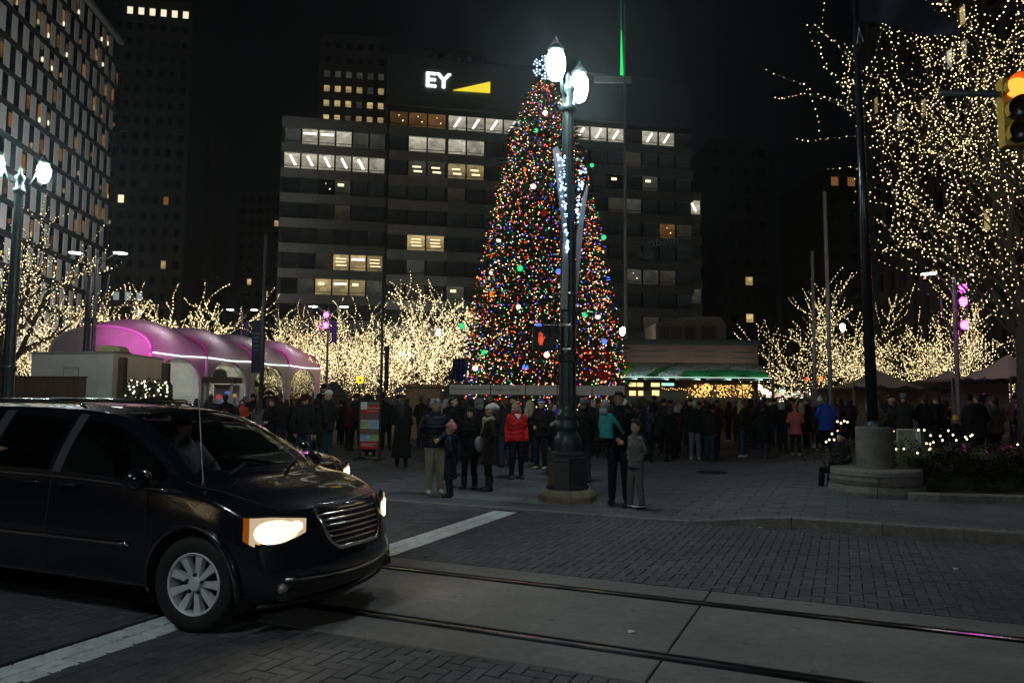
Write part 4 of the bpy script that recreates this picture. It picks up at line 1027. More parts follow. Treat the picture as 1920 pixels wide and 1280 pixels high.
mg2 = lamp('magenta_spot', 'SPOT', (0, 0, 0), 900, (1, .07, .75), .15, None, 55); place_spot(mg2, P(613, 600, 47.3), TM @ V((TL - 2, 1.2, VZ + 1)))
mg3 = lamp('magenta_spot', 'SPOT', (0, 0, 0), 1500, (1, .06, .7), .15, None, 62); place_spot(mg3, P(1795, 570, 29), V((16.5, 26.5, 0)))

# ------------------------------------------------------------------ white trailer, its plant, planks and posts
YT = 27.0
p0, p1, p2 = P(60, 662, YT + .8), P(213, 662, YT), P(306, 664, YT + 4.6)
CT = thing('white_trailer', 'boxy off-white catering trailer with a small hatch beside the tent gable', 'trailer', (p1.x, p1.y, 0))
zt = p1.z
M_tr = mat('trailer_paint', (.52, .49, .42), .35, var=.1, scale=1.2, bump=.05, bscale=8)
va, vb = V((p0.x - p1.x, p0.y - p1.y, 0)), V((p2.x - p1.x, p2.y - p1.y, 0))
MB().prism([V((0, 0, .1)), vb + V((0, 0, .1)), va + vb + V((0, 0, .1)), va + V((0, 0, .1))], (0, 0, zt - .1)).build('body', M_tr, CT)
MB().prism([V((0, -.04, zt)), vb + V((.04, 0, zt)), va + vb + V((0, 0, zt)), va + V((-.04, -.04, zt))], (0, 0, .07)).build('roof_trim', mat('trailer_trim', (.3, .28, .24), .5), CT)
f = lambda s, z, o=-.03: va * s + V((0, o, z))
MB().prism([f(.40, 1.25), f(.58, 1.25), f(.58, 2.75), f(.40, 2.75)], (0, -.03, 0)).build('hatch', mat('trailer_hatch', (.47, .44, .38), .4, var=.1), CT)
for s0, s1, z0, z1 in ((.395, .405, 1.2, 2.8), (.575, .585, 1.2, 2.8), (.395, .585, 2.75, 2.8)):
    MB().prism([f(s0, z0, -.065), f(s1, z0, -.065), f(s1, z1, -.065), f(s0, z1, -.065)], (0, -.02, 0)).build('hatch_edge', mat('trailer_trim', ()), CT)
AC = thing('rooftop_cooler', 'yellowish rounded cooling unit on the trailer roof', 'air conditioner', (0, 0, 0))
q = P(204, 655, YT + .9); AC.location = (q.x, q.y, zt + .08)
MB().prism([(-.42, 0, 0), (.42, 0, 0), (.40, 0, .16), (.28, 0, .25), (-.36, 0, .27), (-.42, 0, .2)], (0, .7, 0)).build('casing', mat('cooler_shell', (.5, .42, .2), .5, var=.15), AC)
MB().box((0, .35, .02), (.95, .8, .05)).build('base', M_blk, AC)
M_wood = mat('dark_stained_wood', (.06, .032, .018), .6, var=.35, scale=5, bump=.3, bscale=18, ovar=.15)
PF = thing('plank_fence', 'dark brown fence of upright planks before the white trailer', 'fence', (0, 0, 0))
fa, fb = P(-40, 705, 24.5), P(162, 708, 24.5)
n = 17
for k in range(n):
    x0 = fa.x + (fb.x - fa.x) * k / n; x1 = fa.x + (fb.x - fa.x) * (k + 1) / n
    MB().box(((x0 + x1) / 2, 24.5 + rnd.uniform(-.01, .01), fb.z / 2), (x1 - x0 - .015, .03, fb.z + rnd.uniform(-.01, .01))).build('plank', M_wood, PF)
MB().box(((fa.x + fb.x) / 2, 24.5, fb.z + .02), (fb.x - fa.x + .05, .09, .05)).build('cap_rail', M_wood, PF)
for px, py, Y, lab in ((231, 670, 25.5, 'thick brown wooden post in front of the trailer hatch'), (312, 680, 26.5, 'tall brown wooden post beside the little lit trees')):
    q = P(px, py, Y); o = thing('wooden_post', lab, 'post', (q.x, q.y, 0)); MB().slab(-.11, .11, -.11, .11, 0, q.z, .02).build('shaft', M_wood, o); MB().box((0, 0, .06), (.3, .3, .12)).build('foot', M_blk, o)
# little lit firs
M_fir = mat('small_fir_needles', (.012, .022, .012), .8, ovar=.4)
def small_fir(px, ytop, Y, label, rr):
    q = P(px, ytop, Y); o = thing('small_fir', label, 'small tree', (q.x, q.y, 0), rnd.uniform(0, 6), 'little lit firs by the trailer')
    H = q.z; g = MB(); bl = MB(); r5 = random.Random(int(px))
    for i in range(1500):
        z = .25 + (H - .25) * (1 - math.sqrt(r5.random())); R_ = rr * (1 - (z - .2) / H) ** .95 + .03; a = r5.uniform(0, 6.3); R2 = R_ * r5.random() ** .4
        c = V((R2 * math.cos(a), R2 * math.sin(a), z)); d = V((math.cos(a), math.sin(a), .25)) * .12; s = V((-math.sin(a), math.cos(a), 0)) * .025
        g.add([c - s, c + d + V((0, 0, -.03)), c + s, c + d * .6 + V((0, 0, .05))], [(0, 1, 3), (1, 2, 3)])
    tag(g.build('crown', M_fir, o), kind='stuff')
    for i in range(46):
        z = .3 + (H - .35) * (i + r5.random()) / 46; R_ = rr * (1 - (z - .2) / H) ** .95 + .05; a = r5.uniform(0, 6.3); bl.octa((R_ * math.cos(a), R_ * math.sin(a), z), .028)
    tag(bl.build('string_lights', glow('fir_bulb', (1, .86, .58), 6), o), kind='stuff')
    MB().tube([(0, 0, 0), (0, 0, H * .6)], [.06, .02], 6).build('trunk', M_bark, o)
small_fir(250, 709, 23.5, 'plump little lit fir closest to the brown wooden post', .48)
small_fir(273, 709, 23.0, 'slim little lit fir second from the brown wooden post', .34)
small_fir(297, 709, 24.0, 'little lit fir third from the brown wooden post', .32)
small_fir(312, 712, 23.6, 'little lit fir nearest the tent window', .30)
# kiosk in front of the tent
KY = 30; q = P(415, 770, KY); KI = thing('drink_kiosk', 'small kiosk with a dark rounded sign board on its roof before the tent windows', 'kiosk', (q.x, KY, 0))
def kz(py): return P(415, py, KY).z
def kx(px): return P(px, 720, KY).x - q.x
MB().box((0, 0, (kz(717) + kz(708)) / 2), (kx(444) - kx(387), 1.1, kz(707) - kz(718))).build('roof_board', M_wood, KI)
pts = [(kx(403) + (kx(429) - kx(403)) * (.5 - .5 * math.cos(math.pi * t / 14)), -.3, kz(708) + (kz(692) - kz(708)) * math.sin(math.pi * t / 14) ** .6) for t in range(15)]
MB().prism(pts, (0, .12, 0)).build('sign_board', M_wood, KI)
for px in (392, 440): MB().box((kx(px), -.3, kz(717) / 2), (.09, .09, kz(717))).build('post', mat('kiosk_post', (.5, .42, .4), .6), KI)
MB().box((0, .1, .5), (kx(440) - kx(392), .7, 1.0)).build('counter', mat('kiosk_counter', (.25, .2, .18), .6, var=.2), KI)
MB().box((0, .5, 1.6), (kx(440) - kx(392), .05, 1.3)).build('back_panel', mat('kiosk_panel', (.5, .42, .4), .6, var=.3, scale=9), KI)
for i, (x, z, c) in enumerate(((-.3, 1.75, 'red'), (-.05, 1.6, 'blue'), (.3, 1.8, 'amber'), (.05, 1.9, 'blue'))):
    MB().box((x, .46, z), (.22, .02, .16)).build('menu_picture', glow('kiosk_' + c, {'red': (1, .15, .15), 'blue': (.2, .4, 1), 'amber': (1, .6, .25)}[c], .35), KI)

# ------------------------------------------------------------------ pavilion restaurant
PY = 42; c0 = P(1163, 690, PY); PVx = c0.x
PV = thing('pavilion', 'low pavilion restaurant with a broad fascia, green-lit sloping awning and glowing interior', 'building', (PVx, PY, 0))
def qx(px, Y=PY): return P(px, 700, Y).x - PVx
def qz(py, px=1300, Y=PY): return P(px, py, Y).z
M_pink = mat('pavilion_fascia', (.13, .04, .038), .7, var=.12, scale=.8); M_dk = mat('pavilion_roof', (.03, .028, .028), .7)
W = qx(1424)
MB().box((W / 2 - .6, .4, (qz(681) + qz(645)) / 2), (W + 1.2, .5, qz(645) - qz(681))).build('fascia', M_pink, PV)
for x0, x1, py in ((1183, 1250, 659), (1183, 1250, 669), (1305, 1346, 658), (1305, 1346, 668), (1372, 1412, 660), (1372, 1412, 670)):
    MB().box(((qx(x0) + qx(x1)) / 2, .13, qz(py)), (qx(x1) - qx(x0), .04, .05)).build('fascia_slot', M_dk, PV)
MB().box((W / 2 - .6, 2.4, (qz(646) + qz(637)) / 2), (W + 1.4, 5.2, qz(637) - qz(646))).build('roof_edge', M_dk, PV)
# louvred roof house with a chamfered end
x0, x1 = qx(1240), qx(1377); zb, zt1, zt0 = qz(636), qz(588), qz(601)
MB().prism([(x0, 1.5, zb), (x1, 1.5, zb), (x1, 1.5, zt1 - .4), (x1 - .3, 1.5, zt1), ((x0 + x1) / 2, 1.5, zt1), (x0, 1.5, zt0)], (0, 3.5, 0)).build('roof_house', mat('roof_house_cream', (.2, .15, .11), .7, var=.12), PV)
for a_, b_ in ((1247, 1265), (1270, 1290), (1296, 1316), (1329, 1357)):
    xa, xb = qx(a_), qx(b_); 
    for k in range(7):
        z = zb + .2 + k * (zt0 - zb - .45) / 6
        MB().box(((xa + xb) / 2, 1.46, z), (xb - xa, .06, (zt0 - zb) / 9)).build('louvre', mat('louvre_brown', (.09, .06, .04), .6), PV)
# awning: front edge lower and nearer than its back edge
za, zb2 = qz(680), qz(711, 1300, PY - 2.2)
AW = MB()
def awn(s, t): return (-.4 + (W + .3) * s, .1 - 2.3 * t, za + (zb2 - za) * t + .08 * math.sin(t * math.pi))
m = bpy.data.materials.new('awning_canvas'); m.use_nodes = True; nt = m.node_tree; pbs = nt.nodes['Principled BSDF']; pbs.inputs['Roughness'].default_value = .45
tc = nt.nodes.new('ShaderNodeTexCoord'); mp_ = nt.nodes.new('ShaderNodeMapping'); mp_.inputs['Rotation'].default_value = (0, 0, rad(24)); mp_.inputs['Scale'].default_value = (.16, .9, 1)
nt.links.new(tc.outputs['Object'], mp_.inputs[0]); wv = nt.nodes.new('ShaderNodeTexWave'); wv.inputs['Scale'].default_value = .9; wv.inputs['Distortion'].default_value = 3; wv.inputs['Detail'].default_value = 2; nt.links.new(mp_.outputs[0], wv.inputs['Vector'])
cr = nt.nodes.new('ShaderNodeValToRGB'); e = cr.color_ramp.elements; e[0].position = .25; e[0].color = (.02, .30, .10, 1); e[1].position = .42; e[1].color = (.34, .33, .34, 1); cr.color_ramp.elements.new(.8).color = (.36, .35, .36, 1); cr.color_ramp.elements.new(.93).color = (.16, .40, .02, 1)
nt.links.new(wv.outputs['Fac'], cr.inputs[0]); nt.links.new(cr.outputs[0], pbs.inputs['Base Color'])
n2 = nt.nodes.new('ShaderNodeTexNoise'); n2.inputs['Scale'].default_value = 6; bp_ = nt.nodes.new('ShaderNodeBump'); bp_.inputs['Strength'].default_value = .9; bp_.inputs['Distance'].default_value = .15
nt.links.new(tc.outputs['Object'], n2.inputs['Vector']); nt.links.new(n2.outputs['Fac'], bp_.inputs['Height']); nt.links.new(bp_.outputs[0], pbs.inputs['Normal'])
m.node_tree.nodes.remove(wv); pbs.inputs['Base Color'].default_value = (.30, .29, .31, 1)
n3 = nt.nodes.new('ShaderNodeTexNoise'); n3.inputs['Scale'].default_value = 9; n3.inputs['Detail'].default_value = 3; cr2 = nt.nodes.new('ShaderNodeValToRGB')
cr2.color_ramp.elements[0].position = .38; cr2.color_ramp.elements[0].color = (.11, .10, .11, 1); cr2.color_ramp.elements[1].position = .55; cr2.color_ramp.elements[1].color = (.33, .32, .34, 1)
nt.links.new(tc.outputs['Object'], n3.inputs['Vector']); nt.links.new(n3.outputs['Fac'], cr2.inputs[0]); nt.links.new(cr2.outputs[0], pbs.inputs['Base Color'])
AW.grid(awn, 120, 24)
for i, f in enumerate(AW.f):
    s_, t_ = (i // 24 + .5) / 120, (i % 24 + .5) / 24
    if s_ < .20 - .19 * t_ and t_ < .85: AW.mi[i] = 1
    elif abs(s_ - (.50 - .32 * t_ ** .8)) < .035: AW.mi[i] = 2
    elif s_ > .44 and t_ > .62 - .12 * math.sin((s_ - .44) * 5.6): AW.mi[i] = 3
AW.build('awning', [m, mat('awning_lime_light', (.16, .42, .03), .5, var=.5, scale=5), mat('awning_dim_green_light', (.02, .11, .05), .5, var=.3, scale=5), mat('awning_leaf_green_light', (.015, .13, .05), .4, var=.9, scale=9, bump=.8, bscale=12)], PV, True)  # green patches in the canvas colour stand for green light falling on it
MB().tube([(-.4, -2.2, zb2), (W - .1, -2.2, zb2)], .05, 6).build('awning_rail', mat('awning_metal', (.5, .5, .52), .4, metal=.6), PV)
g = MB(); g.tube([(-.4, -2.32, zb2 + .10), (W - .1, -2.32, zb2 + .10)], .016, 5); g.build('awning_strip_light', glow('awning_led', (.72, 1, .88), 1.3), PV)
lamp('awning_flood', 'AREA', TM @ V((0, 0, 0)), 0).data.size = .1
bpy.data.objects.remove(bpy.data.objects['awning_flood'])
for k in range(5):
    g = MB().box((qx(1185 + k * 55), -2.75, zb2 - .02), (.3, .14, .12)).build('awning_floodlight', M_blk, PV)
    x = qx(1185 + k * 55)
    l = lamp('awning_flood', 'SPOT', (PVx + x, PY - 2.9, zb2 + .15), 120, (.6, 1, .8), .1, (PVx + x, PY - 1.3, zb2 + .35), 75)
for px in (1166, 1424): MB().box((qx(px), -2.1 if px > 1200 else -1.5, zb2 / 2), (.14, .14, zb2)).build('post', mat('pavilion_post', (.3, .22, .2), .6), PV)
MB().tube([(qx(1262), -2.1, zb2 - .05), (qx(1282), 0, 1.6)], .03, 5).build('brace', M_pole, PV)
MB().box((W / 2, .3, 1.4), (W, .1, 2.8)).build('shop_front', mat('shop_front_dark', (.05, .035, .03), .5), PV)
M_shw = glow('shop_window', (1, .68, .28), 1.5, var=.3); M_shg = glow('shop_window_green', (.45, 1, .75), 1.2)
for a_, b_, y0, y1, m2 in ((1180, 1194, 718, 725, M_shw), (1196, 1207, 718, 725, M_shw), (1222, 1238, 718, 725, M_shw), (1242, 1265, 718, 723, M_shg), (1181, 1193, 733, 742, M_shw), (1198, 1207, 733, 742, M_shw), (1224, 1237, 732, 742, M_shw)):
    MB().box(((qx(a_) + qx(b_)) / 2, .22, (qz(y0) + qz(y1)) / 2), (qx(b_) - qx(a_), .04, qz(y0) - qz(y1))).build('lit_window', m2, PV)
bl = MB(); r6 = random.Random(31)
for i in range(430):
    px = r6.uniform(1288, 1408); py = 745 - 24 * r6.random() ** .8
    if (int(px / 13) % 3 == 0) and r6.random() < .7: continue
    bl.octa((qx(px), r6.uniform(-.6, .15), qz(py)), r6.uniform(.016, .03))
for i in range(26):
    a_ = i / 26 * 6.28; bl.octa((qx(1322) + .22 * math.cos(a_), -.3, qz(727) + .22 * math.sin(a_)), .022); bl.octa((qx(1322) + .12 * math.cos(a_), -.3, qz(727) + .12 * math.sin(a_)), .018)
for i in range(14): bl.octa((qx(1240 + i * 4), -.2, qz(728 + (i % 4))), .025)
tag(bl.build('string_lights', glow('shop_bulb', (1, .55, .16), 4, var=.5), PV), kind='stuff')

# far street lights beyond the pavilion
for i, (px, py, c, r, lab) in enumerate(((1422, 726, (1, .85, .5), .30, 'bright warm shop light at the pavilion corner'), (1434, 733, (1, .9, .7), .25, 'white shop light just past the pavilion corner'), (1447, 738, (1, .7, .9), .22, 'pinkish shop light beyond the pavilion corner'), (1466, 733, (.2, 1, .8), .16, 'teal street light in the far street'),
      (1489, 740, (.6, 1, .9), .16, 'pale green shop light in the far street'), (1513, 711, (1, .1, .02), .2, 'round red stop light behind the thin pale pole'), (1541, 710, (1, .12, .02), .26, 'larger red stop light between the two slim pale poles'), (1533, 733, (1, .85, .5), .3, 'warm shop light beside the thicker pale pole'), (1520, 735, (1, .95, .8), .28, 'white shop light between the slim pale poles'), (1545, 740, (1, .5, .1), .2, 'orange lantern low behind the thicker pale pole'), (1620, 717, (1, .55, .15), .3, 'orange lantern behind the flagpole by the market canopy'))):
    q = P(px, py, 75); o = thing('distant_light', lab, 'light', q); MB().ball((0, 0, 0), (r * 1.4, r, r), 8, 6).build('lens', glow('far_light_%d' % i, c, 4), o); MB().tube([(0, .3, -q.z), (0, .3, 0)], .06, 5).build('pole', M_iron, o)
bl = MB()
for i in range(60):
    px = rnd.uniform(1430, 1560); q = P(px, rnd.gauss(740, 4), rnd.uniform(80, 110)); bl.box(q, (rnd.uniform(.2, .7), .1, rnd.uniform(.1, .25)))
tag(bl.build('far_shop_lights', glow('far_shop', (1, .85, .65), 2.0, var=.8)), 'blur of small shop lights along the far street beyond the pavilion', 'lights', kind='stuff')

# market canopies
M_cnv = cloth_translucent('market_canvas', (.55, .45, .38), .3); M_gar = mat('garland', (.02, .02, .012), .9, bump=.8, bscale=30)
def canopy(pxa, pxb, ytop, yeave, Y, label, D=4):
    xa, xb = P(pxa, 720, Y).x, P(pxb, 720, Y).x; ze, zt_ = P(pxa, yeave, Y).z, P((pxa + pxb) / 2, ytop, Y + D / 2).z
    T = thing('market_canopy', label, 'canopy', (xa, Y, .12), 0, 'white market canopies'); Wc = xb - xa
    c = (Wc / 2, D / 2, zt_)
    g = MB(); cs = [(0, 0, ze), (Wc, 0, ze), (Wc, D, ze), (0, D, ze)]
    for i in range(4):
        a_, b_ = V(cs[i]), V(cs[(i + 1) % 4])
        g.grid(lambda s, t: tuple((a_ + (b_ - a_) * s) * (1 - t) + V(c) * t - V((0, 0, .25 * math.sin(math.pi * t)))), 8, 6)
    g.build('roof', M_cnv, T, True)
    MB().box((Wc / 2, D - .1, ze / 2 + .2), (Wc - .1, .03, ze - .4)).build('back_wall', M_cnv, T)
    for x, y in ((0, 0), (Wc, 0), (0, D), (Wc, D)): MB().tube([(x, y, 0), (x, y, ze)], .04, 6).build('post', M_pole, T)
    pts = [(Wc * t / 24, -.05, ze - .1 * abs(math.sin(t / 24 * math.pi * 4)) + rnd.uniform(-.02, .02)) for t in range(25)]
    MB().tube(pts, [.09 + rnd.uniform(-.02, .03) for _ in pts], 6).build('garland', M_gar, T)
    return T
canopy(1600, 1795, 698, 731, 33, 'white peaked market canopy with dark garland behind the flagpole', 5)
canopy(1785, 1905, 700, 716, 31, 'white market canopy with dark garland between the magenta lamp and thick tree trunk', 5)
canopy(1895, 2050, 670, 714, 29, 'white market canopy past the thick tree trunk at the picture edge', 5)
# pair of pale chairs by the hedge
M_ch = mat('chair_paint', (.5, .47, .38), .5, var=.1)
def chair(px, Y, rz, label):
    q = P(px, 800, Y); C = thing('garden_chair', label, 'chair', (q.x, q.y, .15), rz, 'pale garden chairs')
    for sx in (-1, 1):
        for sy in (-1, 1): MB().box((sx * .24, sy * .22, .21 if sy < 0 else .45), (.04, .04, .42 if sy < 0 else .9)).build('leg', M_ch, C)
        MB().box((sx * .25, 0, .62), (.05, .5, .03)).build('arm', M_ch, C)
    MB().slab(-.24, .24, -.24, .24, .4, .44, .01).build('seat', M_ch, C)
    for k in range(5): MB().box((-.18 + k * .09, .23, .68), (.06, .02, .45)).build('back_slat', M_ch, C)
    MB().box((0, .23, .9), (.52, .035, .05)).build('back_rail', M_ch, C)
chair(1683, 17.6, rad(200), 'pale slatted chair beside the flagpole drum'); chair(1700, 18.4, rad(160), 'pale slatted chair nearer the person in grey trousers')
# brown vendor hut
q = P(795, 760, 33); VH = thing('vendor_hut', 'small tan wooden vendor hut under the lit trees near the Christmas tree', 'hut', (q.x, 33, 0))
zt = P(795, 726, 33).z; MB().box((0, 0, zt / 2), (1.5, 1.2, zt)).build('body', mat('tan_wood', (.30, .17, .08), .7, var=.25, scale=6), VH)
MB().prism([(-.85, -.75, zt), (.85, -.75, zt), (.8, -.75, zt + .12), (-.8, -.75, zt + .12)], (0, 1.5, 0)).build('roof', mat('tan_wood', ()), VH)
q = P(675, 712, 40); LF = thing('lit_flower', 'glowing yellow flower-shaped lantern among the lit branches', 'lantern', q)
for k in range(8):
    a_ = k * math.pi / 4; MB().ball((.15 * math.cos(a_), 0, .15 * math.sin(a_)), (.075, .05, .075), 8, 5).build('petal', glow('yellow_petal', (1, .75, .02), 1.3), LF)
MB().tube([(0, .05, -q.z), (0, .05, 0)], .03, 5).build('stem', M_iron, LF)
# scraps of paper lying about
M_pap = mat('paper_scrap', (.7, .7, .68), .8)
for i, (px, py, lab) in enumerate(((1346, 893, 'white paper scrap on the plaza just in front of the manhole cover'), (1423, 990, 'small white scrap in the gutter below the kerb ramp'), (1178, 1187, 'pale scrap lying on the concrete between the rails'), (1790, 1068, 'small pale scrap on the brick roadway by the kerb'))):
    q = G(px, py); z = gz(q.x, q.y); g = MB(); g.add([(0, 0, .006), (.05, .008, .012), (.055, .05, .008), (.004, .045, .016)], [(0, 1, 2, 3)]); g.add([(0, 0, .004), (.05, .008, .01), (.055, .05, .006), (.004, .045, .014)], [(3, 2, 1, 0)])
    tag(g.build('paper_scrap', M_pap, loc=(q.x, q.y, z)), lab, 'litter')
# ------------------------------------------------------------------ people
def remesh(mb, voxel, it=4):
    me = mb.mesh('tmp', [M_blk]); o = bpy.data.objects.new('tmp_remesh', me); COL.objects.link(o)
    r = o.modifiers.new('r', 'REMESH'); r.mode = 'VOXEL'; r.voxel_size = voxel; r.use_smooth_shade = True
    s = o.modifiers.new('s', 'SMOOTH'); s.iterations = it; s.factor = .5
    dg = bpy.context.evaluated_depsgraph_get(); out = bpy.data.meshes.new_from_object(o.evaluated_get(dg))
    bpy.data.objects.remove(o); bpy.data.meshes.remove(me); out.materials.clear()
    out.polygons.foreach_set('use_smooth', [True] * len(out.polygons)); return out
def cmat(name, col, **k):
    k.setdefault('rough', .85); k.setdefault('var', .18); k.setdefault('scale', 5); k.setdefault('bump', .5); k.setdefault('bscale', 16); k.setdefault('spec', .25)
    return mat('cloth_' + name, col, **k)
SKIN = [mat('skin_light', (.48, .29, .21), .5, var=.08, scale=12), mat('skin_tan', (.36, .2, .13), .5, var=.08, scale=12), mat('skin_brown', (.16, .08, .05), .5, var=.1, scale=12)]
M_eye = mat('eye_dark', (.01, .008, .007), .2); M_lip = mat('lips', (.3, .09, .08), .5)
# local frame: the person faces -y, x to the person's left; dimensions for a height of 1.75
ARMS = {'down': lambda s: [(s * .168, 0, 1.40), (s * .228, .03, 1.13), (s * .235, -.05, .88)],
        'pocket': lambda s: [(s * .168, 0, 1.40), (s * .28, .06, 1.15), (s * .16, -.05, .99)],
        'front': lambda s: [(s * .168, 0, 1.40), (s * .255, -.01, 1.15), (s * .07, -.24, 1.08)],
        'raise': lambda s: [(s * .168, 0, 1.40), (s * .24, -.1, 1.18), (s * .1, -.32, 1.35)],
        'hold': lambda s: [(s * .168, 0, 1.40), (s * .26, -.05, 1.13), (s * .02, -.27, 1.02)],
        'reach': lambda s: [(s * .168, 0, 1.40), (s * .25, -.16, 1.2), (s * .2, -.36, 1.02)],
        'back': lambda s: [(s * .168, 0, 1.40), (s * .26, .1, 1.15), (s * .22, .05, .92)]}
def person_meshes(h=1.75, arms=('down', 'down'), hem=.80, wide=1.0, flare=1.0, legw=1.0, boots=False, step=0, sit=False, skirt=False, headk=1.0, turn=0, vox=.02, fine=False, gloves=False, hood=None, puffer=False, legs='stand', lean=0):
    B = MB(); J = MB(); drop = -.42 if sit else 0
    hands = []
    for s in (-1, 1):
        st = step * s
        if sit: lp = [(s * .09, 0, .50), (s * .13, -.42, .50), (s * .13, -.46, .1)]
        elif legs == 'dangle': lp = [(s * .08, 0, .92), (s * .12, -.20, .74), (s * .11, -.10, .46)]
        else: lp = [(s * .088, 0, .92), (s * .10, -.03 + st * .5, .50), (s * .112, st, .09)]
        B.chain([lp[0], tuple((a + b) / 2 for a, b in zip(lp[0], lp[1])), lp[1], tuple((a * .6 + b * .4) for a, b in zip(lp[1], lp[2])), lp[2]], [.10 * legw, .09 * legw, .072 * legw, .068 * legw, .058 * legw], 10)
        fx, fy, fz = lp[2]; fz = fz - .09
        B.ball((fx, fy + .03, fz + .05), (.045, .055, .055)); B.ball((fx + s * .01, fy - .06, fz + .042), (.048, .09, .042)); B.ball((fx + s * .015, fy - .125, fz + .034), (.046, .06, .033))
        if boots: B.chain([(fx, fy, fz + .1), (fx, fy, fz + .28)], [.068, .075], 10)
        ap = ARMS[arms[0 if s < 0 else 1]](s); ap = [(x, y, z + drop) for x, y, z in ap]
        J.chain([ap[0], tuple((a + b) / 2 for a, b in zip(ap[0], ap[1])), ap[1], tuple((a + b) / 2 for a, b in zip(ap[1], ap[2])), ap[2]], [.073 * wide, .066, .06, .055, .047], 10)
        d = (V(ap[2]) - V(ap[1])).normalized(); hc = V(ap[2]) + d * .07; hands.append((hc, d, s))
        if arms[0 if s < 0 else 1] != 'pocket': B.chain([ap[2], tuple(V(ap[2]) + d * .03)], [.032, .034], 8)
        if arms[0 if s < 0 else 1] == 'pocket': hands.pop(); continue
        B.ball(hc, (.036, .036, .05) if not gloves else (.045, .045, .06), 8, 6)
    B.loft([(0, 0, .80 + (drop + .02 if sit else 0), .10, .09), (0, 0, .86 + drop, .165, .12), (0, 0, .95 + drop, .168, .12), (0, 0, 1.05 + drop, .145, .105), (0, 0, 1.2 + drop, .15, .1)], 14)
    B.chain([(0, .01, 1.42 + drop), (0, -.005, 1.56 + drop)], [.06, .053], 10)
    ct, sn = math.cos(turn), math.sin(turn)
    def hd(x, y, z): x, y = x * headk, y * headk; return (x * ct - y * sn, x * sn + y * ct, 1.53 + drop + (z - 1.53) * headk)
    Mr = Matrix.Rotation(turn, 3, 'Z')
    def hb(m, c, r, nu=12, nv=9): m.ball(hd(*c), tuple(q * headk for q in r), nu, nv, 0, Mr)
    hb(B, (0, .005, 1.645), (.075, .092, .105)); hb(B, (0, -.03, 1.585), (.055, .058, .062)); hb(B, (0, -.093, 1.615), (.013, .022, .024), 8, 6)
    for s in (-1, 1): hb(B, (s * .074, .008, 1.62), (.014, .026, .034), 8, 6)
    k = h / 1.75
    # jacket
    w_ = wide; rings = []
    if sit: rings = [(0, .0, .48, .19 * w_, .15)]
    elif skirt or hem < .75: rings = [(0, .01, hem, .2 * w_ * flare, .165 * flare), (0, .01, (hem + .95) / 2, .19 * w_ * (flare * .5 + .5), .15)]
    else: rings = [(0, .0, hem, .185 * w_, .14)]
    rings += [(0, 0, .95 + drop, .185 * w_, .14), (0, 0, 1.1 + drop, .17 * w_, .13), (0, -.01, 1.25 + drop, .19 * w_, .14), (0, 0, 1.37 + drop, .178 * w_, .12), (0, 0, 1.44 + drop, .125, .095), (0, .005, 1.51 + drop, .078, .08), (0, .01, 1.54 + drop, .07, .075)]
    if puffer:
        dense_ = []
        for a, b in zip(rings[:-1], rings[1:]):
            m_ = max(1, int(abs(b[2] - a[2]) / .02))
            for i in range(m_):
                t = i / m_; q = [a[j] + (b[j] - a[j]) * t for j in range(5)]; bu = .014 * abs(math.sin(q[2] * math.pi / .085)); dense_.append((q[0], q[1], q[2], q[3] + bu, q[4] + bu))
        rings = dense_ + [rings[-1]]
    J.loft(rings, 18)
    if hood == 'down': J.ball((0, .10, 1.47 + drop), (.12, .075, .07))
    if hood == 'up': hb(J, (0, .035, 1.655), (.105, .105, .125))
    jm = remesh(J, vox * .9); bm = remesh(B, vox)
    if fine:                                      # creases: displace cloth along its normals
        for me, amp, zt in ((jm, .0065, 9), (bm, .0045, .98)):
            nv = len(me.vertices); c = np.empty(nv * 3); me.vertices.foreach_get('co', c); c = c.reshape(-1, 3)
            nr = np.empty(nv * 3); me.vertices.foreach_get('normal', nr); nr = nr.reshape(-1, 3); x, y, z = c.T
            q = np.sin(z * 58 + 3 * np.sin(x * 17 + h * 40) + 2 * np.sin(y * 21)) * np.sin(x * 15 + y * 12 + h * 31) + .6 * np.sin(z * 110 + 4 * np.sin(x * 29 + y * 23 + h * 17))
            ok = (z < zt) & (z > .12) & ((zt > 1) | (np.abs(x) < .19))
            c = c + nr * (amp * .75 * q * ok)[:, None]; me.vertices.foreach_set('co', c.ravel()); me.update()
    def scale(me): me.transform(Matrix.Diagonal((k, k, k, 1)))
    # materials: 0 skin, 1 trousers, 2 shoes, 3 gloves
    n = len(bm.polygons); cen = np.zeros(n * 3); bm.polygons.foreach_get('center', cen); cen = cen.reshape(-1, 3)
    idx = np.zeros(n, int); dist = np.full(n, 9.0)
    for hc, d, s in hands: dist = np.minimum(dist, np.linalg.norm(cen - np.array(hc), axis=1))
    top = .72 if sit else 1.2
    idx[(cen[:, 2] < top) & (dist > .11)] = 1
    sh = .085 if not boots else .30
    if legs == 'dangle': sh = .48
    idx[(cen[:, 2] < sh)] = 2
    if gloves: idx[dist < .11] = 3
    for _ in range(4): bm.materials.append(M_blk)
    bm.polygons.foreach_set('material_index', idx.astype(np.int32)); jm.materials.append(M_blk)
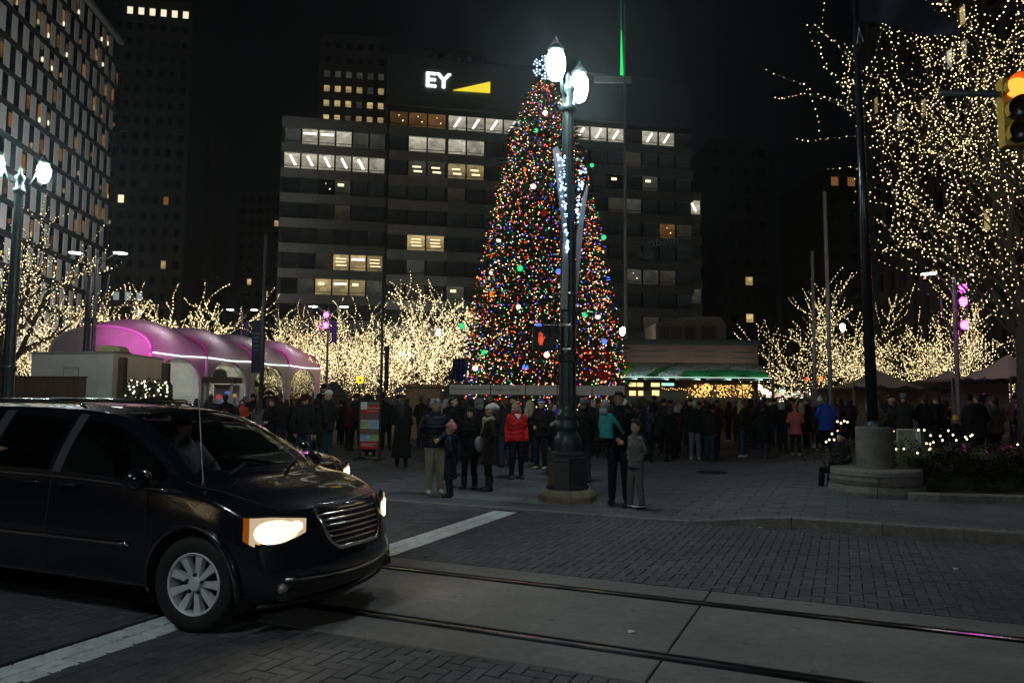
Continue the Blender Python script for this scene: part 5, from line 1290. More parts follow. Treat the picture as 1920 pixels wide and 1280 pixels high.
    if fine and not gloves:                       # five separate curled fingers on each hand
        bb = bmesh.new(); bb.from_mesh(bm); extra = MB()
        for hc, d, s in hands:
            side = V((-s * .3, -1, 0)).cross(d).normalized() if abs(d.z) < .8 else V((0, -1, 0)); nrm = d.cross(side).normalized()
            for q, (o, L) in enumerate(((-.026, .062), (-.009, .072), (.009, .068), (.025, .052))):
                p0 = hc + d * .03 + side * o; p1 = p0 + d * L * .55 + nrm * s * .006; p2 = p1 + d * L * .4 + nrm * s * .022
                extra.tube([p0, p1, p2], [.0105, .0095, .007], 6)
            p0 = hc + side * -.03; extra.tube([p0, p0 - side * .022 + d * .03, p0 - side * .02 + d * .055], [.012, .011, .008], 6)
        em = extra.mesh('f', M_blk, True); bb.from_mesh(em); bb.to_mesh(bm); bb.free(); bpy.data.meshes.remove(em)
    scale(bm); scale(jm)
    info = dict(k=k, hd=hd, drop=drop, hands=hands, turn=turn, Mr=Mr, hb=hb, headk=headk)
    return bm, jm, info
HAIR = {'black': (.012, .01, .009), 'brown': (.05, .03, .018), 'blond': (.38, .29, .17), 'grey': (.3, .29, .28), 'darkbrown': (.025, .016, .01)}
def head_mesh(info, kind, vox=.016):
    """hair or hat as one closed mesh"""
    M = MB(); hb = info['hb']
    if kind == 'short': hb(M, (0, .022, 1.675), (.086, .092, .092)); hb(M, (0, .06, 1.62), (.07, .055, .075)); hb(M, (0, -.045, 1.735), (.062, .05, .035))
    elif kind in ('long', 'bob'):
        hb(M, (0, .02, 1.67), (.09, .095, .1)); hb(M, (0, -.04, 1.735), (.066, .055, .035))
        L = 1.28 if kind == 'long' else 1.5
        for x, y in ((-.078, .02), (.078, .02), (-.05, .075), (.05, .075), (0, .09)):
            p = [info['hd'](x, y, 1.66), info['hd'](x * 1.08, y, 1.56), (x * 1.2, y + .015, L + info['drop'])]; M.chain(p, [.04, .045, .032], 8)
    elif kind in ('beanie', 'pom', 'cuffed'):
        hb(M, (0, .02, 1.70), (.094, .11, .085)); hb(M, (0, .035, 1.665), (.092, .10, .055)); hb(M, (0, -.02, 1.70), (.088, .085, .03))
        if kind == 'pom': hb(M, (0, .02, 1.80), (.042, .042, .04))
    elif kind == 'slouch': hb(M, (0, .02, 1.705), (.095, .108, .075)); hb(M, (0, .075, 1.73), (.09, .1, .07)); hb(M, (0, .15, 1.70), (.06, .06, .05)); hb(M, (0, -.01, 1.695), (.09, .092, .03))
    elif kind == 'cap': hb(M, (0, .015, 1.705), (.09, .105, .07)); hb(M, (0, -.12, 1.69), (.065, .07, .014))
    elif kind == 'curly':
        r_ = random.Random(2)
        for i in range(46):
            a = r_.uniform(0, 6.3); z = r_.uniform(1.60, 1.75); y = math.sin(a) * .088 + .02
            if y < -.045 and z < 1.70: continue
            hb(M, (math.cos(a) * .085 * (1 - max(0, z - 1.68) * 6), y, z), (.032, .032, .03), 7, 5)
        hb(M, (0, .03, 1.69), (.08, .085, .08))
    elif kind == 'santa': hb(M, (0, .015, 1.69), (.093, .105, .06)); M.chain([info['hd'](0, .02, 1.73), info['hd'](.02, .05, 1.80), info['hd'](.07, .09, 1.80), info['hd'](.11, .1, 1.74)], [.075, .05, .03, .02], 8)
    elif kind == 'hood': hb(M, (0, .035, 1.655), (.108, .108, .128)); hb(M, (0, .08, 1.53), (.12, .08, .08))
    me = remesh(M, vox, 2); k = info['k']; me.transform(Matrix.Diagonal((k, k, k, 1))); return me
def make_person(label, loc, rz, bm, jm, info, jc, tc, sc, skin, head=None, headc=None, headname='hat', hair=None, hairc=None, group=None, face=False, gl=None):
    o = link('person', bm, None, loc, rz); tag(o, label, 'person', group)
    ms = [skin, tc, sc, gl or jc]
    for i, m in enumerate(ms): o.material_slots[i].link = 'OBJECT'; o.material_slots[i].material = m
    j = link('jacket', jm, o); j.material_slots[0].link = 'OBJECT'; j.material_slots[0].material = jc
    def hp(me, nm, c):
        if not me.materials: me.materials.append(M_blk)
        q = link(nm, me, o); q.material_slots[0].link = 'OBJECT'; q.material_slots[0].material = c
    if hair: hp(hair, 'hair', hairc)
    if head: hp(head, headname, headc)
    if face:
        k = info['k']
        for s in (-1, 1):
            MB().ball(V(info['hd'](s * .031, -.082, 1.648)) * k, (.011 * k, .008 * k, .006 * k), 8, 5).build('eye', M_eye, o, True)
        MB().ball(V(info['hd'](0, -.089, 1.572)) * k, (.022 * k, .007 * k, .006 * k), 8, 5).build('mouth', M_lip, o, True)
        e = MB()
        for s in (-1, 1): e.ball(V(info['hd'](s * .032, -.086, 1.668)) * k, (.018 * k, .006 * k, .0045 * k), 8, 5)
        for i_, s in enumerate((-1, 1)): pass
        e.build('eyebrow', hairc or M_eye, o, True)
    return o
def person(label, px, py, rz, jc, tc, sc='black', skin=0, hat=None, hatc=None, hair=None, hairc='brown', face=False, g=None, gl=None, zoff=None, loc=None, **kw):
    """one hand-placed person, feet at picture point px, py"""
    if loc is None:
        q = G(px, py); q = G(px, py, gz(q.x, q.y)); loc = (q.x, q.y, gz(q.x, q.y))
    kw.setdefault('vox', .014); kw.setdefault('fine', True)
    bm, jm, info = person_meshes(**kw)
    hm = head_mesh(info, hat, .013) if hat else None; am = head_mesh(info, hair, .013) if hair else None
    hc = mat('hair_' + hairc, HAIR[hairc], .5, var=.3, scale=30)
    o = make_person(label, loc, rz, bm, jm, info, jc, tc, sc, SKIN[skin], hm, hatc, 'hat' if hat != 'hood' else 'hood', am, hc, g, face, gl)
    return o, info
BLK = cmat('black', (.005, .005, .0055)); NAVY = cmat('navy', (.008, .011, .022), rough=.45); CHAR = cmat('charcoal', (.014, .014, .015)); OLV = cmat('olive', (.018, .016, .011)); DKB = cmat('darkbrown', (.013, .010, .008))
JEAN = cmat('jeans', (.025, .037, .062)); JEAND = cmat('dark_jeans', (.01, .013, .022)); JEANL = cmat('light_jeans', (.11, .14, .18)); KHA = cmat('khaki', (.30, .26, .19)); RED = cmat('red', (.55, .012, .016), rough=.6); TEAL = cmat('teal', (.035, .36, .33), rough=.5)
GREY = cmat('grey', (.13, .13, .125)); LGREY = cmat('light_grey', (.3, .3, .3)); WHITE = cmat('white_wool', (.66, .64, .58)); PINK = cmat('pink', (.62, .25, .24)); BLUE = cmat('blue', (.015, .05, .32)); MAR = cmat('maroon', (.05, .005, .008)); CORAL = cmat('coral', (.42, .09, .1)); TAN = cmat('tan', (.10, .065, .04)); SHOE = mat('shoe_black', (.012, .011, .011), .4); SHOEL = mat('shoe_pale', (.45, .41, .35), .6, var=.2); SHOET = mat('shoe_brown', (.07, .05, .035), .6); YEL = cmat('yellow', (.5, .4, .04)); CREAM = cmat('cream', (.42, .36, .26))
def hdg(deg): return rad(deg)                    # 0 faces the camera, positive turns towards the picture's right
# --- the group on the near corner
person('woman in puffy navy jacket and khaki trousers holding a child close at the crossing', 814, 926, hdg(18), NAVY, KHA, SHOEL, 0, hat=None, hair='curly', hairc='grey', face=True, h=1.70, arms=('pocket', 'hold'), puffer=True, wide=1.12, legw=1.12, hem=.86)
o, inf = person('small child in navy snowsuit and pink bobble hat hugging the woman in khaki trousers', 843, 932, hdg(-95), NAVY, cmat('navy_leggings', (.02, .022, .035)), SHOE, 0, hat='pom', hatc=PINK, face=True, h=1.25, arms=('pocket', 'pocket'), hem=.45, boots=True, headk=1.22, wide=1.05, legw=1.1, hood='down')
for i in range(4): MB().box((-.10 + i * .062, -.112, .36), (.022, .01, .022)).build('hem_square', LGREY, o)
person('woman in dark coat and grey knitted hat with long dark hair, hands in pockets', 880, 916, hdg(-18), BLK, BLK, SHOE, 0, hat='beanie', hatc=CHAR, hair='long', hairc='darkbrown', face=True, h=1.55, arms=('pocket', 'pocket'), hem=.68, boots=True, flare=1.05, turn=.15, step=.03)
o, inf = person('woman in long olive coat, white slouchy hat and pale scarf, seen from the side', 917, 920, hdg(-82), OLV, BLK, SHOE, 0, hat='slouch', hatc=WHITE, face=True, h=1.60, arms=('pocket', 'pocket'), hem=.55, flare=1.18, boots=True)
k = inf['k']; s = MB()
for i in range(9): a_ = i / 8 * 6.283; s.ball((.085 * math.cos(a_), -.02 + .09 * math.sin(a_), 1.46 + .02 * math.sin(a_ * 2)), (.05, .05, .055), 8, 6)
s.ball((.0, -.12, 1.36), (.05, .04, .1), 8, 6); sm = remesh(s, .014); sm.transform(Matrix.Diagonal((k, k, k, 1))); sm.materials.append(CREAM); link('scarf', sm, o)
s = MB(); s.tube([(-.17, -.02, 1.40), (-.21, -.1, 1.2), (-.22, -.16, 1.0)], .012, 6); b = s.build('bag_strap', LGREY, o)
s = MB(); s.ball((-.23, -.17, .86), (.05, .1, .15), 10, 8); s.build('bag', LGREY, o, True)
o, inf = person('woman in bright red jacket with blond hair and glasses', 968, 898, hdg(14), RED, JEAND, SHOET, 0, hair='bob', hairc='blond', face=True, h=1.66, arms=('down', 'down'), hem=.86, gl=BLK, gloves=True, wide=1.08, turn=.3)
k = inf['k']; s = MB()
for sx in (-1, 1): s.tube([V(inf['hd'](sx * .034 + .02 * math.cos(q * .785), -.1, 1.645 + .016 * math.sin(q * .785))) * k for q in range(9)], .003, 4)
s.build('glasses', M_blk, o); s = MB(); s.prism([(-.075, -.12, 1.47), (.075, -.12, 1.47), (.03, -.14, 1.40), (0, -.15, 1.36), (-.03, -.14, 1.40)], (0, .03, .01)); c_ = s.build('collar', WHITE, o); c_.scale = (k, k, k)
o, inf = person('boy in grey track jacket and grey trousers beside the tall dark-clad man', 1193, 953, hdg(-62), GREY, cmat('grey_trousers', (.13, .13, .125)), SHOE, 0, hair='short', hairc='darkbrown', face=True, h=1.37, arms=('pocket', 'pocket'), hem=.84, headk=1.18, legw=1.1, step=.07)
k = inf['k']; M_bs = cmat('black_stripe', (.01, .01, .012))
for sx in (-1, 1):
    pts = [(sx * .10, .03, 1.475), (sx * .19, .02, 1.455), (sx * .262, .035, 1.36), (sx * .305, .06, 1.26), (sx * .345, .06, 1.16), (sx * .30, -.02, 1.06)]
    MB().tube([V(p) * k for p in pts], .03, 6).build('sleeve_stripe', M_bs, o)
    MB().box((sx * .112 * k, -.02, .045), (.085, .21, .018)).build('shoe_sole', WHITE, o)
s = MB()
for sx in (-1, 1): s.tube([V(inf['hd'](sx * .034 + .02 * math.cos(q * .785), -.1, 1.645 + .016 * math.sin(q * .785))) * k for q in range(9)], .0028, 4)
s.build('glasses', M_blk, o); MB().loft([(0, 0, .79, .19, .146), (0, 0, .835, .19, .146)], 16).build('shirt_hem', NAVY, o).scale = (k, k, k)
person('tall man in black jacket and dark jeans carrying a child in a teal coat', 1161, 944, hdg(-14), BLK, JEAND, SHOE, 0, hair='short', hairc='black', face=True, h=1.85, arms=('hold', 'down'), hem=.84, wide=1.12, turn=-.1)
q = G(1150, 944); person('toddler in teal padded coat with grey hood carried on the tall man\'s arm', 0, 0, hdg(125), TEAL, BLK, SHOE, 0, hat='hood', hatc=LGREY, loc=(q.x - .14, q.y - .24, .62), h=1.04, arms=('reach', 'down'), hem=.80, headk=1.3, legs='dangle', puffer=True, wide=1.15, hair=None)
person('man in black jacket, grey knitted cap and jeans half behind the lamp post', 1094, 905, hdg(-160), BLK, JEAN, SHOE, 0, hat='beanie', hatc=GREY, h=1.74, arms=('pocket', 'pocket'), hem=.84, wide=1.1)
person('woman with brown hair in dark coat with pale hood edge beside the lamp post', 1037, 893, hdg(30), BLK, JEAN, SHOET, 0, hair='bob', hairc='brown', face=True, h=1.66, arms=('front', 'pocket'), hem=.82, turn=.2)
o, inf = person('child in blue knitted hat and dark jacket with ivory scarf at the lamp post', 1046, 902, hdg(160), BLK, JEAN, SHOE, 0, hat='beanie', hatc=BLUE, h=1.5, arms=('pocket', 'down'), hem=.84, hood='down')
MB().tube([(-.12, .05, 1.35 * .86), (0, .14, 1.46 * .86), (.13, .05, 1.36 * .86)], .045, 8).build('scarf', CREAM, o)
o, inf = person('person in blue and white knitted hat behind the woman in the red jacket', 1014, 880, hdg(-30), DKB, JEAND, SHOEL, 0, hat='cuffed', hatc=BLUE, h=1.72, arms=('front', 'pocket'), hem=.8, face=True)
MB().loft([(0, .01, 1.672, .098, .112), (0, .01, 1.705, .1, .113)], 18).build('hat_band', WHITE, o).scale = (inf['k'],) * 3
o, inf = person('person with long cream scarf down the back, beside the red-jacketed woman', 993, 866, hdg(170), BLK, JEAND, SHOE, 0, hair='long', hairc='blond', h=1.70, hem=.75, arms=('pocket', 'pocket'))
MB().prism([(.02, .16, 1.5), (.12, .15, 1.5), (.14, .17, .95), (.05, .18, .95)], (0, .03, 0)).build('scarf_end', CREAM, o)
person('woman in long black coat seen from behind next to the poster board', 752, 876, hdg(175), BLK, BLK, SHOE, 0, hair='long', hairc='black', h=1.68, hem=.26, flare=1.25, arms=('front', 'front'), wide=1.1)
person('man in black jacket with dark hair facing sideways behind the woman in khaki', 848, 893, hdg(80), BLK, BLK, SHOE, 0, hair='short', hairc='black', face=True, h=1.78, hem=.8, arms=('pocket', 'pocket'), wide=1.15)
person('person in dark jacket with pale hood lining seen from behind the white-hatted woman', 900, 872, hdg(170), BLK, BLK, SHOE, 0, hat='hood', hatc=GREY, h=1.72, hem=.8, arms=('front', 'front'), wide=1.1)
person('broad man in dark padded jacket and jeans with striped cap, seen from behind', 568, 884, hdg(165), CHAR, JEAN, SHOE, 0, hat='beanie', hatc=MAR, h=1.78, hem=.86, arms=('down', 'back'), wide=1.28, legw=1.2)
person('person in olive hooded coat and jeans between the two men behind the sedan', 592, 878, hdg(170), OLV, JEAN, SHOE, 0, hat='hood', hatc=OLV, h=1.70, hem=.62, arms=('pocket', 'down'), wide=1.05)
person('tall man in white cap, dark jacket and jeans near the poster board', 612, 876, hdg(-110), CHAR, JEAN, SHOE, 0, hat='cap', hatc=WHITE, hair=None, face=True, h=1.90, hem=.84, arms=('pocket', 'down'), wide=1.1)
# --- seated on the far rim of the planter
person('person in dark clothes and pale shoes sitting low behind the flagpole planter', 0, 0, hdg(-70), BLK, BLK, SHOEL, 0, hat='beanie', hatc=BLK, gl=BLK, gloves=True, loc=(FPc.x - .05, FPc.y + 1.2, .02), sit=True, h=1.5, arms=('front', 'front'))
# --- people farther off with clothes one can tell apart
def far(label, px, Y, rz, jc, tc, **kw):
    q = P(px, 745, Y); g_ = 'people standing in the plaza crowd'
    return person(label, 0, 0, hdg(rz), jc, tc, kw.pop('shoe', SHOE), kw.pop('skin', 0), loc=(q.x, Y, gz(q.x, Y)), vox=.02, fine=False, g=g_, **kw)
far('man in black jacket and light jeans with white-soled shoes, seen from behind', 1302, 22, 170, BLK, JEANL, hair='short', hairc='grey', h=1.72, hem=.82, shoe=SHOEL, arms=('front', 'front'), wide=1.1)
far('child in coral pink coat and hat before the slim pale poles', 1490, 23, 150, CORAL, BLK, hat='beanie', hatc=CORAL, h=1.55, hem=.72, flare=1.15, arms=('front', 'front'), shoe=SHOEL)
far('person in bright blue coat next to the coral-coated child', 1548, 23, 165, BLUE, BLK, hair='short', hairc='brown', h=1.75, hem=.7, arms=('pocket', 'pocket'), wide=1.15)
far('tall person in black beside the pavilion corner lights', 1432, 25, 160, BLK, BLK, hair='short', hairc='black', h=1.88, arms=('pocket', 'pocket'), hem=.8)
far('person in santa hat and red suit among the crowd by the canopies', 1757, 24, 60, RED, RED, hat='santa', hatc=RED, h=1.78, hem=.75, arms=('raise', 'front'))
far('person in black coat with grey trousers standing at the hedge', 1733, 20, 175, BLK, GREY, hair='short', hairc='black', h=1.76, hem=.85, arms=('pocket', 'front'), step=.12)
far('broad person in tan coat seen from behind near the thick tree trunk', 1862, 19, 175, TAN, BLK, hair='short', hairc='darkbrown', h=1.74, hem=.78, wide=1.3, arms=('front', 'front'))
far('person in black padded coat near the tan-coated person', 1832, 18.5, -160, BLK, BLK, hair='short', hairc='black', h=1.78, hem=.7, wide=1.25, arms=('pocket', 'pocket'), puffer=True)
far('small child in yellow hat behind the hedge', 1790, 18.8, 150, BLK, BLK, hat='beanie', hatc=YEL, h=1.2, hem=.7, headk=1.25)
far('person in orange-red jacket at the drink kiosk', 455, 27, 20, cmat('orange_red', (.5, .07, .03)), BLK, hair='bob', hairc='brown', h=1.66, hem=.8, arms=('front', 'front'))
far('child in white hat and blue coat near the kiosk counter', 425, 24, 10, BLUE, BLK, hat='pom', hatc=WHITE, h=1.25, headk=1.2, hem=.7)
far('woman in grey jacket with long hair in the queue by the tent', 487, 23, 165, GREY, BLK, hair='long', hairc='brown', h=1.64, hem=.8, arms=('front', 'front'))
far('person in black jacket with pale trim facing the street near the tent', 510, 21.5, -15, BLK, BLK, hair='short', hairc='brown', h=1.68, hem=.8, arms=('front', 'front'), face=True)
far('person in dark red jacket with white fur collar by the poster board', 655, 25, 140, MAR, BLK, hair='bob', hairc='darkbrown', h=1.70, hem=.8, arms=('front', 'front'))
far('person raised above the crowd in black before the far end of the tent', 607, 32, 170, BLK, BLK, hat='beanie', hatc=BLK, h=2.3, hem=.7, wide=1.1)
# --- the crowd: eight builds, repeated in different clothes
protos = []
for i, (kw, hk, hn) in enumerate(((dict(h=1.76, arms=('pocket', 'pocket'), hem=.82, wide=1.1), 'short', 'hair'), (dict(h=1.66, arms=('front', 'front'), hem=.7, flare=1.1), 'long', 'hair'), (dict(h=1.80, arms=('raise', 'pocket'), hem=.82, wide=1.15), 'beanie', 'hat'), (dict(h=1.64, arms=('pocket', 'down'), hem=.55, flare=1.15), 'pom', 'hat'),
                                  (dict(h=1.74, arms=('front', 'pocket'), hem=.78, step=.12), 'cap', 'hat'), (dict(h=1.70, arms=('down', 'front'), hem=.8, wide=1.12), 'hood', 'hood'), (dict(h=1.60, arms=('pocket', 'pocket'), hem=.8), 'bob', 'hair'), (dict(h=1.28, arms=('down', 'down'), hem=.72, headk=1.2), 'beanie', 'hat'))):
    bm, jm, inf = person_meshes(vox=.03, **kw); protos.append((bm, jm, inf, head_mesh(inf, hk, .022), hk, hn, kw['h']))
JC = [(BLK, 'black', 9), (CHAR, 'charcoal', 6), (NAVY, 'navy', 5), (OLV, 'olive', 3), (DKB, 'dark brown', 4), (MAR, 'maroon', 2), (GREY, 'grey', 1.2), (TAN, 'tan', 1), (BLUE, 'blue', .5)]
HATC = [(BLK, 'black', 3), (GREY, 'grey', 2), (CHAR, 'charcoal', 3), (MAR, 'maroon', 1), (WHITE, 'white', .7), (RED, 'red', .5), (CREAM, 'cream', .6), (BLUE, 'blue', .4)]
HRC = [('black', 3), ('brown', 3), ('darkbrown', 3), ('blond', 1), ('grey', 1)]
HW = {'short': 'short {} hair', 'long': 'long {} hair', 'bob': 'bobbed {} hair', 'beanie': '{} knitted hat', 'pom': '{} bobble hat', 'cap': '{} cap', 'hood': '{} hood up'}
rc = random.Random(77); used = set()
def crowd(n, px0, px1, y0, y1, where, group, faces=(150, 210), mind=.55, small=.1):
    placed = []
    for i in range(n):
        for _ in range(30):
            Y = rc.uniform(y0, y1); px = rc.uniform(px0, px1); q = P(px, 745, Y)
            if all((q.x - a) ** 2 + (Y - b) ** 2 > mind ** 2 for a, b in crowd.all): break
        else: continue
        crowd.all.append((q.x, Y))
        bm, jm, inf, hm, hk, hn, h0 = protos[rc.choices(range(8), [3, 2, 2.5, 2, 2, 2, 2, small * 10])[0]]
        jm_, jn, _ = rc.choices(JC, [c[2] for c in JC])[0]
        if hn == 'hair': hc = rc.choices(HRC, [c[1] for c in HRC])[0][0]; hcm = mat('hair_' + hc, HAIR[hc], .5, var=.3, scale=30); hcn = hc.replace('darkbrown', 'dark brown')
        elif hn == 'hood': hcm, hcn = jm_, jn
        else: c = rc.choices(HATC, [c[2] for c in HATC])[0]; hcm, hcn = c[0], c[1]
        tc = rc.choice([BLK, BLK, JEAND, JEAN, CHAR])
        lab = '%s in %s %s with %s, %s' % ('child' if h0 < 1.4 else 'person', jn, 'coat' if hk in ('long', 'pom') else 'jacket', HW[hk].format(hcn), where)
        TN_ = {BLK: 'black trousers', JEAND: 'dark jeans', JEAN: 'blue jeans', CHAR: 'charcoal trousers'}
        if lab in used: lab = lab.replace(' coat ', ' coat ').replace(' jacket ', ' jacket ').replace('before the Christmas tree fence', 'by the tree fence').replace('in the queue before the tent', 'in the tent queue').replace(' with ', ' and %s with ' % TN_[tc], 1)
        used.add(lab)
        o = make_person(lab, (q.x, Y, gz(q.x, Y)), rad(rc.uniform(*faces)), bm, jm, inf, jm_, tc, rc.choice([SHOE, SHOE, SHOET, SHOEL]), rc.choice(SKIN), hm, hcm, hn, group=group)
        s_ = rc.uniform(.94, 1.07); o.scale = (s_, s_, s_)
crowd.all = [(o.location.x, o.location.y) for o in bpy.data.objects if o.get('category') == 'person']
crowd(9, 335, 440, 22, 27, 'by the tent windows', 'people at the tent windows', (120, 230))
crowd(20, 440, 640, 22, 31, 'in the queue before the tent', 'people in the queue before the tent', (110, 230))
crowd(16, 640, 850, 20, 30, 'below the lit bare trees', 'people below the lit bare trees', (90, 250))
crowd(16, 850, 1010, 18.5, 28, 'before the Christmas tree fence', 'people before the Christmas tree fence', (120, 240))
crowd(8, 1075, 1180, 18, 28, 'near the lamp post', 'people between the lamp post and pavilion', (110, 240))
crowd(36, 1180, 1430, 21, 33, 'before the pavilion', 'people before the pavilion', (120, 240))
crowd(20, 1400, 1600, 23.5, 34, 'near the slim pale poles', 'people near the slim pale poles', (120, 240))
crowd(26, 1610, 1935, 19.5, 29, 'by the market canopies', 'people by the market canopies', (100, 260))
# ------------------------------------------------------------------ the minivan and the sedan behind it
M_paint = mat('black_car_paint', (.004, .0055, .011), .2, coat=1, spec=.6)
M_chr = mat('chrome', (.75, .76, .78), .12, metal=1); M_trim = mat('black_trim', (.012, .012, .012), .5)
M_tyre = mat('tyre', (.012, .012, .012), .85, bump=.3, bscale=40); M_rim = mat('alloy', (.74, .75, .77), .34, metal=.35, var=.08)
M_tint = glass('tinted_glass', (.10, .115, .11), .01, 1.3); M_wind = glass('windscreen_glass', (.62, .68, .66), .01, 1.2)
M_seat = mat('seat_cloth', (.07, .07, .075), .8); M_dash = mat('dash', (.015, .015, .016), .6)
M_head = glow('headlight_beam', (1, .84, .62), 34); M_amb = mat('amber_lens', (.6, .16, .01), .25, emit=(1, .25, .01), es=.12); M_lens = mat('headlight_chrome_glow', (.8, .75, .65), .15, metal=.8, emit=(1, .72, .45), es=.55, var=.5, scale=30)
M_bowl = glow('headlight_bowl_glow', (1, .78, .52), 1.7)  # bulb light on the reflector and its bowl is put in as emission
M_bulb2 = glow('headlight_side_bulb', (1, .8, .5), 3)
M_side = mat('pillar_gloss', (.055, .058, .06), .3, coat=.6)  # base colour lightened to stand for lamplight reflected in the pillars
#      x,   zs,  ws,  wm,  zb,   wb,   zr,   wr,   zt
ST = [(.84, .24, .82, .90, .80, .865, .865, .69, .895), (.46, .25, .90, .965, .865, .925, .93, .80, .985), (.16, .26, .92, .985, .945, .95, .995, .85, 1.05), (-.20, .26, .925, .99, 1.0, .955, 1.06, .87, 1.115),
      (-.52, .26, .925, .99, 1.02, .955, 1.27, .805, 1.34), (-.86, .26, .925, .99, 1.035, .955, 1.475, .735, 1.555), (-1.16, .26, .925, .99, 1.045, .955, 1.585, .69, 1.665), (-1.52, .26, .925, .99, 1.055, .955, 1.635, .672, 1.715),
      (-2.0, .26, .925, .99, 1.06, .955, 1.655, .667, 1.735), (-2.45, .26, .925, .99, 1.065, .955, 1.66, .665, 1.74), (-3.1, .26, .92, .985, 1.07, .95, 1.65, .66, 1.735), (-3.75, .28, .90, .97, 1.07, .935, 1.61, .64, 1.70), (-4.10, .32, .85, .92, 1.05, .88, 1.45, .60, 1.55)]
def xf(z): return float(np.interp(z, [.18, .24, .32, .45, .56, .62, .75, .865, .90], [.72, .78, .825, .845, .835, .805, .78, .715, .675]))
def plan(y): return .30 * (abs(y) / .95) ** 2.3
def build_car(root, zk=lambda z: z if z < 1.08 else 1.08 + (z - 1.08) * .87, mirror_far=True, detail=True):
    def sec(s):
        x, zs, ws, wm, zb, wb, zr, wr, zt = s
        m1 = (wb + wr) / 2 + .022
        return [(0, zs - .02), (ws * .75, zs - .02), (ws, zs + .02), (wm - .012, .42), (wm, .62), (wm - .004, .80 if zb > .9 else .70), (wb + .014, zb - .05), (wb, zb), (m1, (zb + zr) / 2), (wr, zr), (wr - .06, zr + (zt - zr) * .45), (wr * .55, zt - (zt - zr) * .12), (0, zt)]
    S0 = []
    for i, s in enumerate(ST):
        row = []
        for j, (y, z) in enumerate(sec(s)):
            c = 0
            if i == 0: x = xf(z) - plan(y)
            elif i == 1: x = s[0] - .10 * (y / .95) ** 2
            elif 3 <= i <= 6 and j >= 9: x = s[0] + .16 * (1 - (y / .88) ** 2)
            elif i == 12: x = s[0] + .18 * (abs(y) / .9) ** 3 - (.0 if z > 1.0 else .1)
            else: x = s[0]
            row.append((x, y, z))
        S0.append(row)
    A = np.array(S0)
    def cr(p0, p1, p2, p3, t): return .5 * (2 * p1 + (p2 - p0) * t + (2 * p0 - 5 * p1 + 4 * p2 - p3) * t * t + (3 * p1 - p0 - 3 * p2 + p3) * t ** 3)
    def S(u, v, side=-1):
        i = min(int(u), 11); t = u - i
        j = min(int(v), 11); q = v - j
        def rowp(jj):
            jj = max(0, min(12, jj)); g_ = lambda k: A[max(0, min(12, k)), jj]
            return cr(g_(i - 1), g_(i), g_(i + 1), g_(i + 2), t)
        p = cr(rowp(j - 1), rowp(j), rowp(j + 1), rowp(j + 2), q)
        y = max(0, p[1]); return V((p[0], side * y * YS, zk(p[2])))
    us = [i / 10 for i in range(121)]; vs = [i / 4 for i in range(49)]
    def patch(u0, u1, v0, v1, side, off=0, su=12, sv=8):
        g = MB()
        def fn(a, b):
            p = S(u0 + (u1 - u0) * a, v0 + (v1 - v0) * b, side)
            if off:
                n = (S(u0 + (u1 - u0) * a + .02, v0 + (v1 - v0) * b, side) - p).cross(S(u0 + (u1 - u0) * a, min(12, v0 + (v1 - v0) * b + .02), side) - p)
                if n.length > 1e-9:
                    n.normalize()
                    if n.y * side < -.2 or (abs(n.y) < .2 and n.z < 0): n = -n
                    p = p + n * off
            return tuple(p)
        g.grid(fn, su, sv); return g
    holes = [(3.4, 6.8, 7.25, 8.75), (7.15, 8.85, 7.25, 8.75), (9.15, 10.9, 7.25, 8.75)]
    body = MB(); doors = {s: [MB(), MB()] for s in (-1, 1)}
    for s in (-1, 1):
        grid = {}
        def vid(mb, u, v):
            k = (id(mb), u, v)
            if k not in grid:
                p = S(u, v, s)
                for ax in (0, -3.08):
                    r = math.hypot(p.x - ax, p.z - .345)
                    if r < .42 and abs(p.y) > .5 and v <= 6: d = V((p.x - ax, 0, p.z - .345)); d = d.normalized() if d.length > .01 else V((0, 0, 1)); p = V((ax, p.y, .345)) + d * .42
                mb.v.append(tuple(p)); grid[k] = len(mb.v) - 1
            return grid[k]
        for a, b in zip(us[:-1], us[1:]):
            for c, d in zip(vs[:-1], vs[1:]):
                um, vm = (a + b) / 2, (c + d) / 2
                if any(h[0] < um < h[1] and h[2] < vm < h[3] for h in holes): continue
                if 3.2 < um < 5.9 and vm > 10.25: continue
                q = [S(*t, s) for t in ((a, c), (b, c), (b, d), (a, d))]
                if any(all(math.hypot(p.x - ax, p.z - .345) < .425 for p in q) for ax in (0, -3.08)) and vm < 6.5: continue
                mb = body
                if 3.75 < um < 7.0 and 2.25 < vm < 9.25: mb = doors[s][0]
                elif 7.0 < um < 9.0 and 2.25 < vm < 9.25: mb = doors[s][1]
                f = [vid(mb, a, c), vid(mb, b, c), vid(mb, b, d), vid(mb, a, d)]
                mb.f.append(tuple(f if s < 0 else f[::-1])); mb.mi.append(0)
    # front fascia and tail caps
    wz = lambda z: float(np.interp(z, [A[0][j][2] for j in range(2, 13)], [A[0][j][1] for j in range(2, 13)]))
    def fas(y, z, off=0): return V((xf(z) - plan(y) + off, y, zk(z)))
    gz0, gz1 = A[0][2][2], .895
    def ff(a, b):
        e_ = S(0, 2 + 10 * b, 1); q = fas(-e_.y + 2 * e_.y * a, 0); zz = S0z(2 + 10 * b)
        return (xf(zz) - plan(-e_.y + 2 * e_.y * a) + (e_.x - (xf(zz) - plan(e_.y))), -e_.y + 2 * e_.y * a, e_.z)
    def S0z(v):
        j = min(int(v), 11); t = v - j; g_ = lambda k: A[0][max(0, min(12, k))][2]
        return float(cr(g_(j - 1), g_(j), g_(j + 1), g_(j + 2), t))
    body.grid(ff, 36, 40)
    for k_ in range(0, 48): pass
